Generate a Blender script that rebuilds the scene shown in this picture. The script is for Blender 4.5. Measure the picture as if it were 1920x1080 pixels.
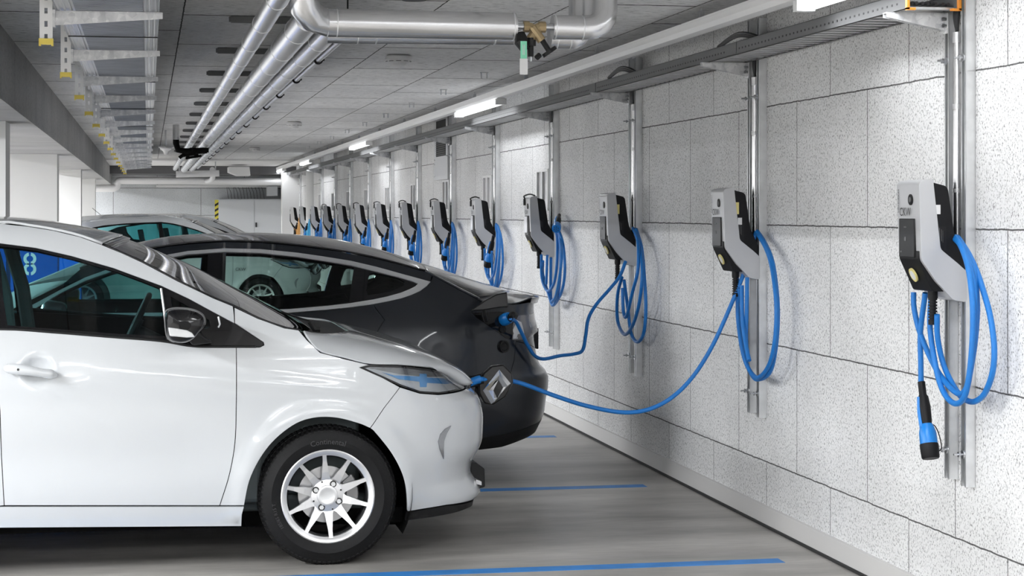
import bpy, bmesh, math, random
from mathutils import Vector, Matrix
from mathutils.geometry import delaunay_2d_cdt
random.seed(7)
for o in list(bpy.data.objects): bpy.data.objects.remove(o)
S = bpy.context.scene
COL = S.collection
PI = math.pi
# ---------------------------------------------------------------- camera
F, HOR, H = 3600.0, 399.0, 1.582
TH = math.atan(682/3600.0)
CT, ST = math.cos(TH), math.sin(TH)
cd = bpy.data.cameras.new('camera'); cam = bpy.data.objects.new('camera', cd); COL.objects.link(cam)
cd.sensor_width = 36; cd.lens = F*36/1920; cd.shift_y = -(540-HOR)/1920.0
cd.clip_end = 200
cam.location = (0, 0, H); cam.rotation_euler = (PI/2, 0, -TH)
S.camera = cam
# ---------------------------------------------------------------- world, exposure
w = bpy.data.worlds.new('world'); S.world = w; w.use_nodes = True
w.node_tree.nodes['Background'].inputs[0].default_value = (.93, .96, 1, 1)
w.node_tree.nodes['Background'].inputs[1].default_value = .4
S.view_settings.view_transform = 'Standard'; S.view_settings.look = 'None'
S.view_settings.gamma = 1; S.view_settings.exposure = -.12
try: S.view_settings.use_curve_mapping = False
except Exception: pass
S.cycles.max_bounces = 10; S.cycles.transparent_max_bounces = 24; S.cycles.diffuse_bounces = 4
S.cycles.caustics_reflective = False; S.cycles.caustics_refractive = False
S.cycles.sample_clamp_indirect = 6
# ---------------------------------------------------------------- photo geometry
def tt(px):
    u = (px-960)/F; return math.tan(TH+math.atan(u))
def atY(px, py, Y):
    X = Y*tt(px); zc = X*ST+Y*CT
    return Vector((X, Y, H-(py-HOR)*zc/F))
def atX(px, py, X):
    Y = X/tt(px); zc = X*ST+Y*CT
    return Vector((X, Y, H-(py-HOR)*zc/F))
def proj(p):
    zc = p[0]*ST+p[1]*CT; xc = p[0]*CT-p[1]*ST
    return 960+F*xc/zc, HOR-F*(p[2]-H)/zc
# ---------------------------------------------------------------- materials
MATS = {}
def nt(name):
    m = bpy.data.materials.new(name); m.use_nodes = True
    return m, m.node_tree.nodes, m.node_tree.links, m.node_tree.nodes['Principled BSDF']
def mat(name, col, rough=.5, metal=0, coat=0, emit=None, estr=0, spec=.5, noise=0, nscale=20, bump=0):
    m, N, L, b = nt(name)
    b.inputs['Base Color'].default_value = (*col, 1)
    b.inputs['Roughness'].default_value = rough; b.inputs['Metallic'].default_value = metal
    b.inputs['Coat Weight'].default_value = coat; b.inputs['Coat Roughness'].default_value = .04
    b.inputs['Specular IOR Level'].default_value = spec
    if emit: b.inputs['Emission Color'].default_value = (*emit, 1); b.inputs['Emission Strength'].default_value = estr
    if noise or bump:
        tc = N.new('ShaderNodeTexCoord'); n = N.new('ShaderNodeTexNoise'); n.inputs['Scale'].default_value = nscale
        n.inputs['Detail'].default_value = 4
        L.new(tc.outputs['Object'], n.inputs['Vector'])
        if noise:
            r = N.new('ShaderNodeMapRange'); r.inputs[1].default_value = .3; r.inputs[2].default_value = .7
            r.inputs[3].default_value = 1-noise; r.inputs[4].default_value = 1+noise*.5
            mx = N.new('ShaderNodeVectorMath'); mx.operation = 'SCALE'; mx.inputs[0].default_value = col
            L.new(n.outputs['Fac'], r.inputs[0]); L.new(r.outputs[0], mx.inputs['Scale']); L.new(mx.outputs[0], b.inputs['Base Color'])
        if bump:
            bp = N.new('ShaderNodeBump'); bp.inputs['Strength'].default_value = bump; bp.inputs['Distance'].default_value = .003
            L.new(n.outputs['Fac'], bp.inputs['Height']); L.new(bp.outputs[0], b.inputs['Normal'])
    MATS[name] = m; return m
def glass_mat(name, tint, refl=1.0):
    m, N, L, b = nt(name); out = N['Material Output']; N.remove(b)
    t = N.new('ShaderNodeBsdfTransparent'); t.inputs[0].default_value = (*tint, 1)
    g = N.new('ShaderNodeBsdfGlossy'); g.inputs['Roughness'].default_value = .01
    fr = N.new('ShaderNodeFresnel'); fr.inputs['IOR'].default_value = 1.5
    mu = N.new('ShaderNodeMath'); mu.operation = 'MULTIPLY'; mu.inputs[1].default_value = refl; mu.use_clamp = True
    mx = N.new('ShaderNodeMixShader')
    L.new(fr.outputs[0], mu.inputs[0]); L.new(mu.outputs[0], mx.inputs[0]); L.new(t.outputs[0], mx.inputs[1]); L.new(g.outputs[0], mx.inputs[2])
    L.new(mx.outputs[0], out.inputs[0]); MATS[name] = m; return m
def board_mat(name, ax, ay, ox, oy, bw, rh, c0, c1, mort, stretch, streak, joint=.0035, xs=1):
    """boards laid like bricks on world axes ax/ay (0 X,1 Y,2 Z)"""
    m, N, L, b = nt(name)
    g = N.new('ShaderNodeNewGeometry'); sp = N.new('ShaderNodeSeparateXYZ'); L.new(g.outputs['Position'], sp.inputs[0])
    cb = N.new('ShaderNodeCombineXYZ')
    for i, (a, o) in enumerate(((ax, ox), (ay, oy))):
        s = N.new('ShaderNodeMath'); s.operation = 'SUBTRACT'; s.inputs[1].default_value = o
        L.new(sp.outputs[a], s.inputs[0]); q = s
        if i == 0: q = N.new('ShaderNodeMath'); q.operation = 'MULTIPLY'; q.inputs[1].default_value = xs; L.new(s.outputs[0], q.inputs[0])
        L.new(q.outputs[0], cb.inputs[i])
    nz = N.new('ShaderNodeTexNoise'); nz.inputs['Scale'].default_value = 14; nz.inputs['Detail'].default_value = 5; L.new(g.outputs['Position'], nz.inputs['Vector'])
    sc = N.new('ShaderNodeVectorMath'); sc.operation = 'SCALE'; sc.inputs['Scale'].default_value = .010
    L.new(nz.outputs['Color'], sc.inputs[0])
    ad = N.new('ShaderNodeVectorMath'); ad.operation = 'ADD'; L.new(cb.outputs[0], ad.inputs[0]); L.new(sc.outputs[0], ad.inputs[1])
    br = N.new('ShaderNodeTexBrick'); L.new(ad.outputs[0], br.inputs['Vector'])
    br.inputs['Scale'].default_value = 1; br.inputs['Brick Width'].default_value = bw*xs; br.inputs['Row Height'].default_value = rh
    br.inputs['Mortar Size'].default_value = joint; br.inputs['Mortar Smooth'].default_value = .15; br.inputs['Bias'].default_value = 0
    br.offset = .5
    br.inputs['Color1'].default_value = (*c0, 1); br.inputs['Color2'].default_value = (*c1, 1)
    br.inputs['Mortar'].default_value = (*mort, 1)
    # speckle of wood wool fibres
    mp = N.new('ShaderNodeMapping'); mp.inputs['Scale'].default_value = stretch; L.new(g.outputs['Position'], mp.inputs['Vector'])
    n2 = N.new('ShaderNodeTexNoise'); n2.inputs['Scale'].default_value = 1; n2.inputs['Detail'].default_value = 6; n2.inputs['Roughness'].default_value = .7
    L.new(mp.outputs[0], n2.inputs['Vector'])
    cr = N.new('ShaderNodeValToRGB'); cr.color_ramp.elements[0].position = .35; cr.color_ramp.elements[0].color = (streak, streak, streak, 1)
    cr.color_ramp.elements[1].position = .48; cr.color_ramp.elements[1].color = (1, 1, 1, 1)
    L.new(n2.outputs['Fac'], cr.inputs[0])
    n3 = N.new('ShaderNodeTexNoise'); n3.inputs['Scale'].default_value = 1.3; n3.inputs['Detail'].default_value = 3; L.new(g.outputs['Position'], n3.inputs['Vector'])
    c3 = N.new('ShaderNodeMapRange'); c3.inputs[1].default_value = .3; c3.inputs[2].default_value = .7; c3.inputs[3].default_value = .88; c3.inputs[4].default_value = 1.06
    L.new(n3.outputs['Fac'], c3.inputs[0])
    m1 = N.new('ShaderNodeMix'); m1.data_type = 'RGBA'; m1.blend_type = 'MULTIPLY'; m1.inputs[0].default_value = 1
    L.new(br.outputs['Color'], m1.inputs[6]); L.new(cr.outputs[0], m1.inputs[7])
    m2 = N.new('ShaderNodeVectorMath'); m2.operation = 'SCALE'; L.new(m1.outputs[2], m2.inputs[0]); L.new(c3.outputs[0], m2.inputs['Scale'])
    L.new(m2.outputs[0], b.inputs['Base Color'])
    bp = N.new('ShaderNodeBump'); bp.inputs['Strength'].default_value = .35; bp.inputs['Distance'].default_value = .004
    L.new(n2.outputs['Fac'], bp.inputs['Height']); L.new(bp.outputs[0], b.inputs['Normal'])
    b.inputs['Roughness'].default_value = .9; b.inputs['Specular IOR Level'].default_value = .15
    MATS[name] = m; return m
M_WALL = board_mat('wood_wool_wall', 1, 2, .06, .325, .927, .6, (.92, .92, .922), (.88, .88, .885), (.13, .13, .13), (110, 110, 95), .20)
M_BACK = board_mat('wood_wool_back', 0, 2, .2, .33, 1.9, .6, (.62, .64, .66), (.58, .60, .62), (.2, .2, .2), (50, 1, 50), .7, .006)
M_CEIL = board_mat('wood_wool_ceiling', 1, 0, .4, .18, 1.75, .62, (.84, .84, .84), (.74, .74, .745), (.04, .04, .04), (14, 60, 30), .34, .004, .27)
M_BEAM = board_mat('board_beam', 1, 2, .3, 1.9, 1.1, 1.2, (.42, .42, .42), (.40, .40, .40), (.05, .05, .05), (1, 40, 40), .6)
def floor_mat():
    m, N, L, b = nt('polished_concrete')
    g = N.new('ShaderNodeNewGeometry')
    mp = N.new('ShaderNodeMapping'); mp.inputs['Scale'].default_value = (.7, 2.2, 1); L.new(g.outputs['Position'], mp.inputs['Vector'])
    n1 = N.new('ShaderNodeTexNoise'); n1.inputs['Scale'].default_value = 1.0; n1.inputs['Detail'].default_value = 6; n1.inputs['Roughness'].default_value = .55
    L.new(mp.outputs[0], n1.inputs['Vector'])
    mp2 = N.new('ShaderNodeMapping'); mp2.inputs['Scale'].default_value = (6, 70, 1); L.new(g.outputs['Position'], mp2.inputs['Vector'])
    n2 = N.new('ShaderNodeTexNoise'); n2.inputs['Scale'].default_value = 1.0; n2.inputs['Detail'].default_value = 5; L.new(mp2.outputs[0], n2.inputs['Vector'])
    cr = N.new('ShaderNodeValToRGB'); e = cr.color_ramp.elements
    e[0].position = .32; e[0].color = (.235, .225, .21, 1); e[1].position = .66; e[1].color = (.52, .50, .47, 1)
    L.new(n1.outputs['Fac'], cr.inputs[0])
    r2 = N.new('ShaderNodeMapRange'); r2.inputs[1].default_value = .3; r2.inputs[2].default_value = .7; r2.inputs[3].default_value = .85; r2.inputs[4].default_value = 1.1
    L.new(n2.outputs['Fac'], r2.inputs[0])
    v = N.new('ShaderNodeVectorMath'); v.operation = 'SCALE'; L.new(cr.outputs[0], v.inputs[0]); L.new(r2.outputs[0], v.inputs['Scale'])
    L.new(v.outputs[0], b.inputs['Base Color'])
    b.inputs['Roughness'].default_value = .38; b.inputs['Specular IOR Level'].default_value = .4
    MATS['floor'] = m; return m
M_FLOOR = floor_mat()
def galv_mat():
    m, N, L, b = nt('galvanised_steel')
    tc = N.new('ShaderNodeTexCoord'); v = N.new('ShaderNodeTexVoronoi'); v.inputs['Scale'].default_value = 45; L.new(tc.outputs['Object'], v.inputs['Vector'])
    n = N.new('ShaderNodeTexNoise'); n.inputs['Scale'].default_value = 25; n.inputs['Detail'].default_value = 5; L.new(tc.outputs['Object'], n.inputs['Vector'])
    cr = N.new('ShaderNodeValToRGB'); cr.color_ramp.elements[0].position = .3; cr.color_ramp.elements[0].color = (.60, .61, .63, 1)
    cr.color_ramp.elements[1].position = .7; cr.color_ramp.elements[1].color = (.95, .95, .96, 1)
    mx = N.new('ShaderNodeMath'); mx.operation = 'ADD'; mu = N.new('ShaderNodeMath'); mu.operation = 'MULTIPLY'; mu.inputs[1].default_value = .35
    L.new(v.outputs['Color'], mu.inputs[0]); L.new(mu.outputs[0], mx.inputs[0])
    m3 = N.new('ShaderNodeMath'); m3.operation = 'MULTIPLY'; m3.inputs[1].default_value = .65; L.new(n.outputs['Fac'], m3.inputs[0]); L.new(m3.outputs[0], mx.inputs[1])
    L.new(mx.outputs[0], cr.inputs[0]); L.new(cr.outputs[0], b.inputs['Base Color'])
    b.inputs['Metallic'].default_value = .15; b.inputs['Roughness'].default_value = .5
    MATS['galv'] = m; return m
galv_mat()
mat('galv_bright', (.86, .87, .88), .30, .85, noise=.10, nscale=18)
mat('panel', (1, 1, 1), .5, emit=(.96, .98, 1), estr=5)  # glowing face of the added fill lights over the near bays
mat('alu', (.74, .74, .75), .26, 1, noise=.10, nscale=3)
mat('alu_dull', (.62, .62, .63), .38, .9)
mat('alu_soft', (.82, .82, .83), .42, .35)
mat('steel', (.60, .61, .63), .30, 1)
mat('rail_white', (.90, .90, .90), .45)
mat('tray_grey', (.16, .162, .165), .75, spec=.2)
mat('tray_sheet', (.26, .28, .32), .30, .6, noise=.25, nscale=6)
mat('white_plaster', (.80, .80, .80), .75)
mat('column_white', (.72, .72, .715), .8)
mat('column_blue', (.008, .085, .42), .7, spec=.2)
mat('skirting', (.70, .69, .68), .6)
mat('gap_dark', (.03, .03, .03), .9)
mat('recess_shade', (.10, .10, .105), .8)  # shade of the back recess, put into the colour
mat('stripe_blue', (.035, .23, .62), .5, noise=.18, nscale=9)
mat('paint_white', (.60, .62, .64), .22, 0, 1)
mat('paint_dark', (.014, .017, .023), .28, .3, .7)
mat('black_gloss', (.005, .005, .006), .2, 0, .55, spec=.2)
mat('black_plastic', (.009, .009, .0095), .5, spec=.3)
mat('black_matte', (.004, .004, .004), .9, spec=.1)
mat('rubber', (.007, .007, .0075), .6, spec=.22, bump=.2, nscale=180)
mat('rubber_text', (.045, .045, .047), .6)
mat('rim', (.86, .86, .87), .34, .85)
mat('rim_black', (.012, .012, .013), .3, 0, .6)
mat('brake', (.55, .55, .56), .3, .9)
mat('chrome', (.86, .87, .89), .08, 1)
mat('satin_chrome', (.86, .87, .88), .35, .75)
mat('gill_chrome', (.35, .36, .38), .15, .9)
mat('lamp_clear', (.74, .76, .78), .25, .1, 1)
mat('lamp_blue', (.10, .38, .78), .2, .3, 1)
mat('lamp_smoke', (.22, .22, .225), .15, .4, 1)
mat('lens_white', (.78, .79, .80), .2, .2, 1)
mat('red_lens', (.22, .21, .21), .15, .2, 1)
mat('charger_silver', (.54, .545, .56), .42, .3, .1)
mat('charger_light', (.78, .79, .80), .38, .1, .2)
mat('charger_black', (.008, .008, .009), .5, spec=.2)
mat('display', (.006, .006, .007), .4, 0, 0, spec=.3)
mat('sticker_yellow', (.72, .63, .25), .6)
mat('sticker_white', (.72, .72, .72), .6)
mat('ink', (.02, .02, .02), .6)
mat('cable_blue', (.006, .175, .56), .42, bump=.6, nscale=400)
mat('cable_light', (.06, .48, .85), .45)
mat('cable_orange', (.80, .42, .12), .5)
mat('plug_blue', (.006, .20, .62), .35)
mat('brass', (.42, .32, .18), .4, .6)
mat('tag_green', (.22, .68, .45), .5)
mat('yellow_cap', (.78, .62, .12), .5)
mat('orange', (.90, .33, .04), .45)
mat('cabinet', (.70, .72, .74), .5)
mat('hazard_yellow', (.75, .65, .08), .6)
mat('seat', (.05, .055, .06), .8, noise=.3, nscale=60)
mat('interior', (.07, .085, .088), .7)
mat('interior_light', (.16, .17, .17), .7)
mat('tube', (1, 1, 1), .5, emit=(.95, .98, 1), estr=3)
mat('cable_black', (.02, .02, .022), .5)
glass_mat('side_glass', (.48, .74, .75), .8)
glass_mat('wind_glass', (.42, .50, .52), 2.6)
glass_mat('dark_glass', (.60, .74, .70), 1.0)
glass_mat('clear_lens', (.88, .90, .92), 1.5)
# ---------------------------------------------------------------- scene-graph helpers
def tag(o, label, cat=None, group=None, kind=None):
    if label: o['label'] = label
    if cat: o['category'] = cat
    if group: o['group'] = group
    if kind: o['kind'] = kind
    return o
def thing(name, label, cat, loc=(0, 0, 0), group=None):
    o = bpy.data.objects.new(name, None); o.empty_display_size = .1; COL.objects.link(o); o.location = loc
    return tag(o, label, cat, group)
def root_loc(p):
    v = Vector((0, 0, 0))
    while p is not None: v = v+Vector(p.location); p = p.parent
    return v
def copy_tree(o, parent=None):
    c = o.copy(); COL.objects.link(c)
    c.parent = parent
    for ch in list(o.children): copy_tree(ch, c)
    return c
def dup(o, off, label, group=None, cat=None):
    c = copy_tree(o); c.location = Vector(o.location)+Vector(off); c['label'] = label
    if group: c['group'] = group
    return c
class MB:
    """collects geometry in world coordinates, links it as one object"""
    def __init__(s): s.v = []; s.f = []; s.n = None; s.mi = []; s.cur = 0
    def add(s, vs, fs):
        k = len(s.v); s.v += [tuple(p) for p in vs]; s.f += [tuple(i+k for i in f) for f in fs]; s.mi += [s.cur]*len(fs); return s
    def box(s, a, b):
        x0, y0, z0 = a; x1, y1, z1 = b
        return s.add([(x0, y0, z0), (x1, y0, z0), (x1, y1, z0), (x0, y1, z0), (x0, y0, z1), (x1, y0, z1), (x1, y1, z1), (x0, y1, z1)],
                     [(0, 3, 2, 1), (4, 5, 6, 7), (0, 1, 5, 4), (1, 2, 6, 5), (2, 3, 7, 6), (3, 0, 4, 7)])
    def prism(s, pts, d):
        """pts closed 3D polygon, extruded by vector d"""
        n = len(pts); d = Vector(d); pts = [Vector(p) for p in pts]
        nn = Vector((0, 0, 0))
        for i in range(n): nn += pts[i].cross(pts[(i+1) % n])
        if nn.dot(d) > 0: pts = pts[::-1]
        vs = pts+[p+d for p in pts]
        return s.add(vs, [tuple(range(n)), tuple(range(2*n-1, n-1, -1))]+[(i, i+n, (i+1) % n+n, (i+1) % n) for i in range(n)])
    def tube(s, path, r, n=10, caps=True, radii=None):
        path = [Vector(p) for p in path]; m = len(path)
        t0 = (path[1]-path[0]).normalized()
        up = Vector((0, 0, 1)) if abs(t0.z) < .9 else Vector((0, 1, 0))
        a = t0.cross(up).normalized(); vs = []; fs = []
        for i in range(m):
            t = (path[min(i+1, m-1)]-path[max(i-1, 0)]).normalized()
            a = (a-t*a.dot(t)).normalized(); b = t.cross(a)
            rr = radii[i] if radii else r
            if 0 < i < m-1:   # keep width through the mitre
                c = (path[i]-path[i-1]).normalized().dot(t); mit = 1/max(c, .6)
            else: mit = 1
            for k in range(n):
                an = 2*PI*k/n; vs.append(path[i]+(a*math.cos(an)+b*math.sin(an))*rr*(mit if mit < 1.05 else 1.02))
        for i in range(m-1):
            for k in range(n):
                k2 = (k+1) % n; fs.append((i*n+k, i*n+k2, (i+1)*n+k2, (i+1)*n+k))
        if caps: fs += [tuple(range(n-1, -1, -1)), tuple((m-1)*n+k for k in range(n))]
        return s.add(vs, fs)
    def cyl(s, a, b, r, n=16, r2=None): return s.tube([a, b], r, n, True, [r, r if r2 is None else r2])
    def lathe(s, prof, o, ax, n=48, ref=None):
        """prof list of (r, h) about axis ax through o"""
        ax = Vector(ax).normalized(); o = Vector(o)
        e = Vector(ref) if ref else (Vector((0, 0, 1)) if abs(ax.z) < .9 else Vector((1, 0, 0)))
        a = (e-ax*e.dot(ax)).normalized(); b = ax.cross(a); vs = []; fs = []
        for r, h in prof:
            for k in range(n):
                an = 2*PI*k/n; vs.append(o+ax*h+(a*math.cos(an)+b*math.sin(an))*r)
        for i in range(len(prof)-1):
            for k in range(n):
                k2 = (k+1) % n; fs.append((i*n+k, i*n+k2, (i+1)*n+k2, (i+1)*n+k))
        return s.add(vs, fs)
    def grid(s, rows, flip=False):
        n = len(rows[0]); vs = [p for r in rows for p in r]; fs = []
        for i in range(len(rows)-1):
            for j in range(n-1):
                q = (i*n+j, i*n+j+1, (i+1)*n+j+1, (i+1)*n+j)
                fs.append(q[::-1] if flip else q)
        return s.add(vs, fs)
    def text(s, body, size, o, ex, ey, depth=.001, align='CENTER', bend=None, sx=1):
        c = bpy.data.curves.new('t', 'FONT'); c.body = body; c.size = size; c.align_x = align; c.align_y = 'CENTER'; c.resolution_u = 2
        ob = bpy.data.objects.new('t', c); COL.objects.link(ob)
        me = bpy.data.meshes.new_from_object(ob.evaluated_get(bpy.context.evaluated_depsgraph_get()))
        COL.objects.unlink(ob); bpy.data.objects.remove(ob)
        o = Vector(o); ex = Vector(ex).normalized(); ey = Vector(ey).normalized(); ez = ex.cross(ey)
        vs = []
        for v in me.vertices:
            x, y = v.co.x*sx, v.co.y
            if bend: a = x/bend; vs.append(o+ex*math.sin(a)*(bend+y)+ey*(math.cos(a)*(bend+y))+ez*depth)
            else: vs.append(o+ex*x+ey*y+ez*depth)
        s.add(vs, [tuple(p.vertices) for p in me.polygons]); bpy.data.meshes.remove(me); return s
    def build(s, name, m, parent=None, smooth=0, bevel=0, seg=2, label=None, cat=None, group=None, kind=None, solid=0):
        loc = root_loc(parent)
        if parent is None and kind != 'structure':
            xs = [v[0] for v in s.v]; ys = [v[1] for v in s.v]; zs = [v[2] for v in s.v]
            loc = Vector(((min(xs)+max(xs))/2, (min(ys)+max(ys))/2, min(zs)))
        me = bpy.data.meshes.new(name); me.from_pydata([Vector(v)-loc for v in s.v], [], s.f)
        ms = m if isinstance(m, (list, tuple)) else [m]
        for q in ms: me.materials.append(MATS[q] if isinstance(q, str) else q)
        if len(ms) > 1: me.polygons.foreach_set('material_index', s.mi)
        o = bpy.data.objects.new(name, me); COL.objects.link(o)
        if parent is None: o.location = loc
        else: o.parent = parent
        if smooth:
            for p in me.polygons: p.use_smooth = True
            me.set_sharp_from_angle(angle=math.radians(smooth))
        if s.n:
            for p in me.polygons: p.use_smooth = True
            me.normals_split_custom_set_from_vertices(s.n)
        if solid:
            d = o.modifiers.new('solid', 'SOLIDIFY'); d.thickness = solid; d.offset = -1
        if bevel:
            bv = o.modifiers.new('bevel', 'BEVEL'); bv.width = bevel; bv.segments = seg; bv.limit_method = 'ANGLE'; bv.angle_limit = math.radians(25)
            bv.harden_normals = False
            for p in me.polygons: p.use_smooth = True
            if not smooth: me.set_sharp_from_angle(angle=math.radians(40))
        tag(o, label, cat, group, kind)
        return o
def catmull(pts, k=8, closed=False):
    P = [Vector(p) for p in pts]; n = len(P); out = []
    for i in range(n-1 if not closed else n):
        p0 = P[i-1] if (i > 0 or closed) else P[0]*2-P[1]
        p1 = P[i]; p2 = P[(i+1) % n]; p3 = P[(i+2) % n] if (i+2 < n or closed) else P[-1]*2-P[-2]
        for j in range(k):
            t = j/k; out.append(.5*((2*p1)+(p2-p0)*t+(2*p0-5*p1+4*p2-p3)*t*t+(3*p1-p0-3*p2+p3)*t**3))
    if not closed: out.append(P[-1])
    return out
ORD = ['first', 'second', 'third', 'fourth', 'fifth', 'sixth', 'seventh', 'eighth', 'ninth', 'tenth', 'eleventh', 'twelfth', 'thirteenth', 'fourteenth', 'fifteenth', 'sixteenth', 'seventeenth', 'eighteenth', 'nineteenth', 'twentieth']
def area(name, loc, sx, sy, power, parent=None, rot=(0, 0, 0)):
    l = bpy.data.lights.new(name, 'AREA'); l.shape = 'RECTANGLE'; l.size = sx; l.size_y = sy; l.energy = power; l.color = (.96, .98, 1)
    o = bpy.data.objects.new(name, l); COL.objects.link(o); o.rotation_euler = rot
    o.location = Vector(loc)-root_loc(parent)
    if parent: o.parent = parent
    return o
# ================================================================ setting
NEAR_FILL = 29
XW, ZC, YB = 3.08, 2.60, 43.0
b = MB(); b.box((-9, -7, -.1), (XW, YB+.2, 0)); b.build('floor', M_FLOOR, kind='structure')
b = MB(); b.box((XW, -7, 0), (XW+.2, YB+.2, ZC+.2)); b.build('wall_right', M_WALL, kind='structure')
b = MB(); b.box((-9, -7, ZC), (XW, YB+.2, ZC+.2)); b.build('ceiling', M_CEIL, kind='structure')
b = MB(); b.box((-9, YB, 0), (XW, YB+.2, ZC)); b.build('wall_back', M_BACK, kind='structure')
b = MB(); b.box((-9.2, -7, 0), (-9, YB+.2, ZC)); b.build('wall_left', 'column_white', kind='structure')
b = MB(); b.box((-9, -7.2, 0), (XW, -7, ZC)); b.build('wall_front', 'tray_grey', kind='structure')
# beam along the parking row
b = MB(); b.box((-1.75, -7, 2.2), (-.785, YB, ZC)); b.build('trim_1', M_BEAM, kind='structure')
# skirting with a dark joint at the floor
b = MB(); b.prism([(XW, -7, .012), (XW-.022, -7, .012), (XW-.018, -7, .1), (XW, -7, .1)], (0, YB+7, 0)); b.build('baseboard_right', 'skirting', kind='structure')
b = MB(); b.box((XW-.034, -7, .0), (XW, YB, .011)); b.build('trim_2', 'gap_dark', kind='structure')
# white strip paints the brightly lit far ceiling, dark block the shaded recess behind
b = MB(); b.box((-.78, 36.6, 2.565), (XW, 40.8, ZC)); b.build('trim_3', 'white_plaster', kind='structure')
b = MB(); b.box((-.9, 40.8, 2.4), (XW, 43, ZC)); b.build('trim_4', 'recess_shade', kind='structure')
# columns carrying the beam, painted blue at the foot
for i, y in enumerate((13.35, 20.8, 28.1, 35.6)):
    c = thing('column', '%s square column under the beam, white above and blue below%s' % (['nearest', 'second nearest', 'third nearest', 'farthest'][i], ', stencilled 8' if i == 1 else ''), 'column', (-1.2, y, 0), 'columns under the beam')
    b = MB(); b.box((-1.5, y, 1.36), (-.945, y+.42, 2.2)); b.build('shaft', 'column_white', c)
    b = MB(); b.box((-1.503, y-.003, 0), (-.942, y+.423, 1.36)); b.build('painted_foot', 'column_blue', c)
    if i == 1:
        p = atY(56, 495, y-.003); b = MB()
        for sx in (-1, 1):
            for cz, sgn in ((.055, 1), (-.055, -1)):
                seg = []
                for r in (.062, .030):
                    arc = [(r*math.sin(a), r*math.cos(a)*1.05) for a in [math.radians(8+164*k/12) for k in range(13)]]
                    seg += arc if r == .062 else arc[::-1]
                b.prism([(p.x+sx*(q[0]+.004), y-.004, p.z+cz+q[1]) for q in seg], (0, -.001, 0))
        b.build('painted_number', 'sticker_white', c)
# round white column against the wall
b = MB(); b.cyl((XW+.02, 36.6, 0), (XW+.02, 36.6, ZC), .155, 32)
b.build('round_column', 'white_plaster', smooth=40, label='round white column standing half in the wall at the far end', cat='column')
b = MB(); b.box((2.72, 39.9, 0), (XW, 40.2, 2.42)); b.build('trim_5', 'white_plaster', kind='structure')
# floor stripes
for i, y in enumerate((8.3, 10.74, 13.24, 15.74, 18.24, 20.74, 23.24)):
    b = MB(); b.box((-2.6, y, 0), (2.83, y+.105, .0012))
    b.build('bay_line', 'stripe_blue', label='%s blue painted bay line on the grey floor, counted from the camera' % ORD[i], cat='floor marking', group='blue bay lines')
# ================================================================ light rails
def rail(x, y0, y1, lamps, pw, first):
    where = 'beside the charger wall' if first else 'over the driving aisle'
    r = thing('lighting_trunking', 'long white lighting trunking hung under the ceiling '+where+('' if first else (', nearer the cars' if x > -4 else ', farther from the cars')), 'light rail', (x, (y0+y1)/2, 2.47))
    b = MB(); b.prism([(x-.045, y0, 2.535), (x-.045, y0, 2.500), (x-.033, y0, 2.478), (x+.033, y0, 2.478), (x+.045, y0, 2.500), (x+.045, y0, 2.535)], (0, y1-y0, 0)); b.build('channel', 'rail_white', r)
    b = MB(); b.box((x-.048, y0, 2.528), (x+.048, y1, 2.538)); b.build('top_lip', 'rail_white', r)
    if first:
        y = 9.2
        k = 0
        while y < y1-1:
            h = MB(); h.box((x-.012, y-.016, 2.533), (x+.012, y-.010, 2.585)); h.box((x-.012, y+.010, 2.533), (x+.012, y+.016, 2.585)); h.cyl((x, y, 2.54), (x, y, ZC-.001), .005, 8); h.box((x-.02, y-.025, 2.530), (x+.02, y+.025, 2.545))
            h.build('hanger', 'steel', r); y += 2.25
    for i, (a, c) in enumerate(lamps):
        l = thing('tube_lamp', ('%s lit tube lamp under the white trunking by the charger wall, counted from the camera' if first else '%s lit tube lamp in the '+('nearer' if x > -4 else 'farther')+' trunking over the aisle') % ORD[i], 'lamp', (x, (a+c)/2, 2.40), 'tube lamps')
        b = MB(); b.box((x-.028, a, 2.468), (x+.028, c, 2.4775)); b.build('housing', 'rail_white', l, bevel=.003)
        b = MB(); b.prism([(x-.038, a+.05, 2.468), (x-.038, a+.05, 2.445), (x-.025, a+.05, 2.428), (x+.025, a+.05, 2.428), (x+.038, a+.05, 2.445), (x+.038, a+.05, 2.468)], (0, c-a-.1, 0)); b.build('diffuser', 'tube', l, smooth=30)
        
        for q in (a, c-.05): b = MB(); b.box((x-.041, q, 2.425), (x+.041, q+.05, 2.47)); b.build('end_cap', 'rail_white', l)
        area('lamp_fill_glow', (x, (a+c)/2, 2.42), .06, c-a-.1, pw, l)
        if not first: area('added_uplight', (x, (a+c)/2, 2.545), .08, c-a-.1, pw*(.16 if a < 6 else .03), l, (PI, 0, 0))  # upward light added to brighten the ceiling
rail(2.70, -6, 42.6, [(-3.5, -1.4), (5.6, 7.7), (14.7, 16.8), (23.8, 25.9), (32.4, 34.5), (39, 41)], 8, True)
rail(-3.2, -6, 42.6, [(-4.5+5*i, -2.4+5*i) for i in range(10)], 310, False)
rail(-6.4, -6, 42.6, [(-4.5+5*i, -2.4+5*i) for i in range(10)], 310, False)
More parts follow.
